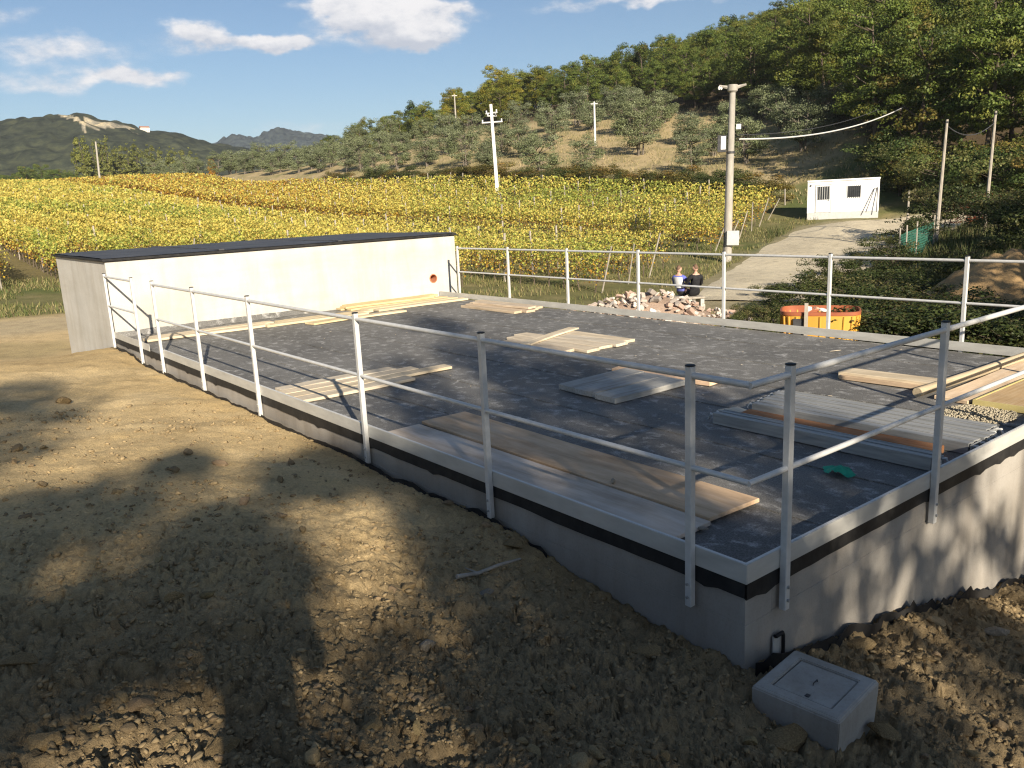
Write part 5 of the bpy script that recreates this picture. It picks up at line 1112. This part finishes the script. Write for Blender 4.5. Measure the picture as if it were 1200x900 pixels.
# ------------------------------------------------------------------ beyond the far rail
def rubble():
    rs = np.random.RandomState(61); x0, y0, z0 = spot(772, 23.5); e = empty('rubble_heap', (x0, y0, z0)); tag(e, 'low heap of broken pale brick and stone rubble beyond the far rail', 'rubble')
    pro = [rock_mesh('rubble_piece', 600+k, MT['rubble'], 1, .7) for k in range(6)]
    bxs = []
    for k in range(3):
        b = MB(); b.box(-1.2, 1.2, -.6, .6, -.5, .5); bxs.append(b.mesh('rubble_piece', MT['rubble'], bevel=.12))
    ca, sa = cos(-YAW-.2), sin(-YAW-.2)
    def hp(u, v): return max(0, (.80*math.exp(-((u/1.7)**2+(v/1.1)**2)) + .34*math.exp(-(((u+1.9)/1.5)**2+(v/1.0)**2))))
    # core of fine rubble under the pieces
    n = 40; U, V_ = np.meshgrid(np.linspace(-4.4, 3.6, n), np.linspace(-2.4, 2.4, n)); Zc = np.vectorize(hp)(U, V_); X = U*ca-V_*sa; Y = U*sa+V_*ca; hz = H(x0+X, y0+Y)-z0
    Zc = hz + Zc*(.8+.3*fbm(U*2, V_*2, 3, 62)) - .12 - .10 + .1*fbm(U*5, V_*5, 3, 63); idx = np.arange(n*n).reshape(n, n); F = np.stack([idx[:-1, :-1].ravel(), idx[:-1, 1:].ravel(), idx[1:, 1:].ravel(), idx[1:, :-1].ravel()], 1)
    link('rubble_core', npmesh('rubble_core', np.stack([X.ravel(), Y.ravel(), Zc.ravel()], 1), F, MT['soil'], np.tile(np.array([(.36, .27, .21)]), (n*n, 1)), True), e)
    tints = [(.62, .56, .50), (.54, .40, .33), (.74, .70, .65), (.46, .35, .29), (.64, .59, .53), (.80, .77, .73), (.50, .44, .39), (.38, .35, .32)]
    for k in range(290):
        u, v = rs.normal()*1.6-.45, rs.normal()*.75-.4
        if hp(u, v) < .05 and rs.rand() < .6: continue
        s = rs.uniform(.045, .12)*(1.3 if rs.rand() < .15 else 1); X, Y = u*ca-v*sa, u*sa+v*ca; z = h1(x0+X, y0+Y)-z0+hp(u, v)*.92+rs.uniform(-.08, .04)
        o = link('rubble_piece', pro[k % 6] if rs.rand() < .6 else bxs[k % 3], e, (X, Y, z), tuple(rs.uniform(-.8, .8, 2))+(rs.uniform(0, 6.3),), s); c = tints[rs.randint(8)]; o.color = (*c, 1)
    # a broken slab lying to the right
    x, y, z = spot(884, 20); b = MB(); b.add([(-.55, -.35, 0), (.5, -.42, 0), (.62, .2, 0), (.1, .45, 0), (-.6, .3, 0), (-.55, -.35, .12), (.5, -.42, .12), (.62, .2, .12), (.1, .45, .12), (-.6, .3, .12)], [(4, 3, 2, 1, 0), (5, 6, 7, 8, 9), (0, 1, 6, 5), (1, 2, 7, 6), (2, 3, 8, 7), (3, 4, 9, 8), (4, 0, 5, 9)])
    o = b.build('concrete_slab', MT['concrete_pale'], bevel=.015); o.location = (x, y, z+.02); o.rotation_euler = (.06, -.04, .5); tag(o, 'broken pale concrete slab lying right of the rubble heap', 'slab')
    # scaffold-like dark timber sticking out of the heap
rubble()

def orange_bin():
    x, y, z = spot(966, 17.5); topz = at(966, 360, 17.5)[2]; h = topz-z; e = empty('orange_bin', (x, y, z), -YAW-.35); tag(e, 'orange open-topped ribbed container standing beyond the far rail', 'container')
    a, b_ = .74, .52
    def ring(s, zz, k=40):
        P = []
        for i in range(k):
            t = 2*pi*i/k; c, q = cos(t), sin(t); P.append((a*s*np.sign(c)*abs(c)**.45, b_*s*np.sign(q)*abs(q)**.45, zz))
        return P
    k = 40; m_ = MB(); vs = ring(.90, 0)+ring(1.0, h-.10); m_.add(vs, [(i, (i+1) % k, k+(i+1) % k, k+i) for i in range(k)]+[tuple(range(k))[::-1]]); body = m_.build('body', MT['binorange'], e, smooth=True)
    m_ = MB(); m_.add(ring(.985, h-.10)+ring(.92, .1), [(i, k+i, k+(i+1) % k, (i+1) % k) for i in range(k)]); m_.build('inner_wall', MT['binred'], e, smooth=True)
    m_ = MB(); vs = ring(1.0, h-.1)+ring(1.03, h-.1)+ring(1.03, h-.035)+ring(.985, h-.03)+ring(.985, h-.1)
    m_.add(vs, [(j*k+i, j*k+(i+1) % k, (j+1)*k+(i+1) % k, (j+1)*k+i) for j in range(4) for i in range(k)]); m_.build('rim', MT['binred'], e, smooth=True)
    R0, R1 = ring(.905, 0.02), ring(1.008, h-.12)
    for i in range(0, k, 2): MB().tube([R0[i], R1[i]], .022, 6).build('rib', MT['binorange'], body, smooth=True)
    MB().box(-.50, -.30, -b_*1.03, -b_*.93, .30, h-.16).build('opening', MT['dark'], body)
    # things thrown on its rim
    for i, (dx, dz, s, c) in enumerate(((-.22, .03, .09, (1, .95, .9)), (-.08, .05, .08, (.9, .5, .35)), (.04, .02, .10, (1, .98, .95)))):
        o = link('debris', rock_mesh('debris', 700+i, MT['rubble'], 1), None, tuple(Matrix.Rotation(e.rotation_euler.z, 3, 'Z') @ Vector((dx, -b_*.95, h+dz)) + Vector(e.location)), (0, 0, i), s); o.color = (*c, 1); tag(o, ('left', 'middle', 'right')[i]+' lump of pale debris on the rim of the orange container', 'debris', 'debris on the orange container')
    b = MB().box(-.035, .035, -.02, .02, 0, h+.16).build('wooden_stake', MT['stake']); b.location = Vector(e.location)+Matrix.Rotation(e.rotation_euler.z, 3, 'Z') @ Vector((-.26, -b_*1.12, 0)); b.rotation_euler = (0, 0, e.rotation_euler.z); tag(b, 'pale wooden stake leaning at the front of the orange container', 'stake')
orange_bin()

def mound():
    x0, y0, z0 = spot(1205, 24); n = 70; U, V_ = np.meshgrid(np.linspace(-5, 5, n), np.linspace(-4, 4, n)); X, Y = x0+U, y0+V_
    q = np.exp(-((U/3.0)**2+(V_/2.2)**2)); Z = H(X, Y) + 1.95*q*(.75+.5*fbm(X*.8, Y*.8, 4, 66)) - .22 + .22*q*(fbm(X*3, Y*3, 3, 67)-.5); f1, f2, i1 = worley(X*2.2, Y*2.2, 68); Z += .16*q*sstep(0, .5, f2-f1)*i1
    idx = np.arange(n*n).reshape(n, n); F = np.stack([idx[:-1, :-1].ravel(), idx[:-1, 1:].ravel(), idx[1:, 1:].ravel(), idx[1:, :-1].ravel()], 1)
    C = np.array((.40, .27, .135))*(.75+.5*fbm(X.ravel()*1.5, Y.ravel()*1.5, 4, 69))[:, None]
    tag(link('soil_mound', npmesh('soil_mound', np.stack([X.ravel(), Y.ravel(), Z.ravel()], 1), F, MT['soil'], C, True)), 'heap of orange-brown soil at the right edge beyond the rail', 'soil heap')
mound()

# ------------------------------------------------------------------ two people sitting behind the rubble
def person(loc, rz, lean, cloth, legs, label, standing=False):
    J = {'pelvis': (0, 0, .46, .155), 'waist': (0, .02+lean*.12, .62, .135), 'chest': (0, .03+lean*.30, .82, .165), 'collar': (0, .02+lean*.42, .98, .11), 'neck': (0, .02+lean*.46, 1.06, .055), 'headb': (0, -.005+lean*.48, 1.13, .075)}
    E = [('pelvis', 'waist'), ('waist', 'chest'), ('chest', 'collar'), ('collar', 'neck'), ('neck', 'headb')]
    for s, n in ((-1, 'l'), (1, 'r')):
        J['sh'+n] = (s*.19, .02+lean*.40, .95, .075); J['el'+n] = (s*.26, -.10+lean*.2, .70, .052); J['wr'+n] = (s*.16, -.33+lean*.05, .60, .036); J['ha'+n] = (s*.13, -.40+lean*.05, .585, .036)
        J['hi'+n] = (s*.10, -.03, .44, .105); J['kn'+n] = (s*.14, -.44, .50, .075); J['an'+n] = (s*.13, -.50, .10, .048); J['to'+n] = (s*.14, -.66, .04, .042)
        E += [('collar', 'sh'+n), ('sh'+n, 'el'+n), ('el'+n, 'wr'+n), ('wr'+n, 'ha'+n), ('pelvis', 'hi'+n), ('hi'+n, 'kn'+n), ('kn'+n, 'an'+n), ('an'+n, 'to'+n)]
    if standing:                    # upright, both hands raised to a phone in front of the face
        J.update({'pelvis': (0, 0, .93, .15), 'waist': (0, .01, 1.08, .135), 'chest': (0, .02, 1.28, .165), 'collar': (0, .01, 1.43, .10), 'neck': (0, 0, 1.50, .055), 'headb': (0, -.01, 1.56, .07)})
        for s, n in ((-1, 'l'), (1, 'r')):
            J.update({'sh'+n: (s*.19, .01, 1.40, .075), 'el'+n: (s*.20, -.14, 1.20, .052), 'wr'+n: (s*.10, -.26, 1.46, .036), 'ha'+n: (s*.08, -.31, 1.56, .034), 'hi'+n: (s*.10, 0, .88, .105), 'kn'+n: (s*.11, -.02, .49, .075), 'an'+n: (s*.12, .02, .10, .05), 'to'+n: (s*.14, -.15, .04, .042)})
    names = list(J); me = bpy.data.meshes.new('skeleton'); me.from_pydata([J[n][:3] for n in names], [(names.index(a), names.index(b)) for a, b in E], [])
    o = bpy.data.objects.new('skeleton', me); COL.objects.link(o); mod = o.modifiers.new('s', 'SKIN'); mod.use_smooth_shade = True; o.modifiers.new('u', 'SUBSURF').levels = 2
    for i, n in enumerate(names): sv = me.skin_vertices[0].data[i]; sv.radius = (J[n][3], J[n][3]); sv.use_root = n == 'pelvis'
    dg = bpy.context.evaluated_depsgraph_get(); bm = bpy.data.meshes.new_from_object(o.evaluated_get(dg)); bpy.data.objects.remove(o)
    bm.name = 'person'
    bm.materials.clear()
    for k in (MT[cloth], MT[legs], MT['skin']): bm.materials.append(k)
    skin = {'neck', 'headb', 'hal', 'har', 'wrl', 'wrr'}; lg = {n for n in names if n[:2] in ('hi', 'kn', 'an', 'to')} | {'pelvis'}; PJ = np.array([J[n][:3] for n in names])
    for p in bm.polygons:
        n = names[int(np.argmin(np.linalg.norm(PJ-np.array(p.center), axis=1)))]; p.material_index = 2 if n in skin else 1 if n in lg else 0
    e = link('person', bm, None, loc, (0, 0, rz)); tag(e, label, 'person')
    # head: egg with brow, nose, chin, ears
    hb = bmesh.new(); bmesh.ops.create_uvsphere(hb, u_segments=24, v_segments=18, radius=1)
    for v in hb.verts:
        x, y, z = v.co; w = 1-.16*max(0, -z)**1.5; nx = x*.074*w; ny = y*.094*(1-.06*max(0, -z)); nz = z*.118
        if y < -.55: ny -= .020*math.exp(-((x/.16)**2+((z+.12)/.2)**2)); ny += .010*math.exp(-(((abs(x)-.35)/.18)**2+((z-.08)/.12)**2)); ny -= .006*math.exp(-((x/.3)**2+((z+.5)/.07)**2))
        if abs(x) > .9 and abs(z) < .35: nx += math.copysign(.016, x)
        v.co = (nx, ny, nz)
    hm = bpy.data.meshes.new('head'); hb.to_mesh(hm); hb.free(); hm.materials.append(MT['skin']); hm.polygons.foreach_set('use_smooth', [True]*len(hm.polygons))
    hd = link('head', hm, e, (0, J['headb'][1]-.01, J['headb'][2]+.095), (lean*.2, 0, 0 if standing else .1))
    for s in (-1, 1):
        m_ = MB(); m_.tube([(s*.027, -.082, .012), (s*.027, -.088, .012)], [.011, .009], 8); m_.build('eye', MT['dark'], hd)
    hh = bmesh.new(); bmesh.ops.create_uvsphere(hh, u_segments=20, v_segments=14, radius=1); bmesh.ops.delete(hh, geom=[v for v in hh.verts if v.co.z < .30 - .75*max(0, v.co.y)], context='VERTS')
    for v in hh.verts: v.co = (v.co.x*.080, v.co.y*.099, v.co.z*.124)
    hmm = bpy.data.meshes.new('hair'); hh.to_mesh(hmm); hh.free(); hmm.materials.append(MT['hair']); hmm.polygons.foreach_set('use_smooth', [True]*len(hmm.polygons)); link('hair', hmm, hd)
    # hands with fingers
    for s, n in ((-1, 'l'), (1, 'r')):
        p = np.array(J['ha'+n][:3])
        for k in range(4): b = p+np.array([(k-1.5)*.017, -.03, 0]); MB().tube([b, b+np.array([0, -.045+.006*abs(k-1), -.008]), b+np.array([0, -.07+.008*abs(k-1), -.03])], [.0095, .009, .007], 6).build('finger', MT['skin'], e, smooth=True)
        MB().tube([p+np.array([-s*.03, 0, 0]), p+np.array([-s*.05, -.03, -.01]), p+np.array([-s*.045, -.055, -.02])], [.011, .010, .008], 6).build('thumb', MT['skin'], e, smooth=True)
    return e
def people():
    rs = random.Random(2)
    for px, py, r, lean, cl, lg, rz, lab in ((799.5, 314, 27.0, .55, 'blue', 'dark', 2.5, 'person in a blue and white top sitting leaning behind the rubble heap'), (813.5, 313.5, 26.6, .25, 'blackcloth', 'blackcloth', 3.3, 'person in black clothes sitting beside the one in blue')):
        p = at(px, py, r); gz = h1(p[0], p[1]); z = p[2]-1.235
        e = person((p[0], p[1], z), -YAW+rz-pi+pi, lean, cl, lg, lab)
        c = empty('low_seat', (p[0], p[1], gz-.1), rz-YAW); st = MB().box(-.28, .28, -.24, .24, max(.2, z+.33-gz+.1)-.06, max(.2, z+.33-gz+.1)).build('seat_board', MT['stake'], c, bevel=.01)
        for sx in (-1, 1): MB().box(sx*.2-.06, sx*.2+.06, -.2, .2, 0, max(.2, z+.33-gz+.1)-.0605).build('seat_support', MT['concrete_pale'], c)
        tag(c, 'low improvised seat under the person in '+('blue' if cl == 'blue' else 'black'), 'seat')
        if cl == 'blue':                                             # white back panel of the top
            n = 12; vs = []; fs = []
            for i in range(n):
                for j in range(6):
                    t = i/(n-1); a = -.9+1.8*j/5; vs.append((.20*sin(a), .03+lean*(.1+.32*t)+.185*cos(a)*(1-.3*t), .62+.36*t))
            for i in range(n-1):
                for j in range(5): fs.append((i*6+j, i*6+j+1, i*6+7+j, i*6+6+j))
            m_ = MB(); m_.add(vs, fs); m_.build('shirt_panel', MT['whitecloth'], e, smooth=True)
people()
def photographer():
    fx, fy = sin(YAW), cos(YAW); x, y = CAM[0]-.36*fx, CAM[1]-.36*fy; z = h1(x, y); o = person((x, y, z), pi-YAW, 0, 'blackcloth', 'dark', 'person in dark clothes standing where the picture is taken, holding up a phone', True)
    p = MB().box(-.075, .075, -.004, .004, -.036, .036).build('phone', MT['plastic_cap'], bevel=.002); p.location = (CAM[0]-.03*fx, CAM[1]-.03*fy, CAM[2]); p.rotation_euler = (0, 0, pi-YAW); tag(p, 'dark phone held up by the person taking the picture', 'phone')
photographer()

# ------------------------------------------------------------------ trees behind the viewer: they throw the dappled shade
SHD = [tree_meshes('ash', 800+k, 9.5, 2.7, .26, 6200, .21, 54, .62, GREEN, MT['leaf'], MT['bark'], .19, bare=.38) for k in range(4)]
UMB = tree_meshes('umbrella_pine', 830, 10.4, 2.5, .77, 8200, .16, 52, .46, GREEN, MT['leaf'], MT['bark'], .17, bare=.40)
THIN = tree_meshes('ash', 840, 9.5, 2.7, .26, 3600, .19, 44, .5, GREEN, MT['leaf'], MT['bark'], .19, bare=.50)
def shade_trees():
    A = [(-3.5, -18.6, (.95, .95, .97), THIN, 3.0, 'first'), (-5.8, -18.0, (.72, .72, 1.36), FOR[1], 0.4, 'second'), (-8.25, -19.0, (.78, .78, 1.12), FOR[4], 2.6, 'third'), (-9.6, -19.9, (1, 1, 1), UMB, 2.0, 'fourth'), (-12.1, -18.2, (.66, .66, 1.24), FOR[2], 1.1, 'fifth'), (-13.9, -17.4, (.9, .9, 1.28), SHD[0], 4.1, 'sixth')]
    for k, (x, y, s, m_, rz, w) in enumerate(A):
        put_tree('roadside_tree', m_, (x, y, h1(x, y)-.1), rz, s, (1, 1, 1), w+' tree from the right in the row behind the viewer that shades soil and deck', 'tree', 'trees behind the viewer')
    for k, (x, y, s) in enumerate(((11.5, -7.5, .85), (14.5, -6.5, .95), (18.5, -5.5, 1.0), (23, -4.5, 1.0), (28, -4, 1.0))):
        put_tree('roadside_tree', FOR[(k*3) % 8], (x, y, h1(x, y)-.1), k, s, (1, 1, 1), 'broadleaf tree right of the tank, out of view, shading the bank', 'tree', 'trees right of the tank')
shade_trees()

# ------------------------------------------------------------------ the air
def haze():
    mt = bpy.data.materials.new('haze'); mt.use_nodes = True; N = mt.node_tree.nodes; L = mt.node_tree.links; N.clear()
    out = N.new('ShaderNodeOutputMaterial'); v = N.new('ShaderNodeVolumePrincipled'); v.inputs['Color'].default_value = (.80, .87, 1.0, 1); v.inputs['Density'].default_value = HAZE; v.inputs['Anisotropy'].default_value = .1
    L.new(v.outputs[0], out.inputs['Volume'])
    o = MB().box(-2600, 2600, -2600, 2600, -75, 215).build('haze', mt); tag(o, 'thin blue haze over the valley', 'haze', kind='stuff')
HAZE = 1.35e-4
haze()
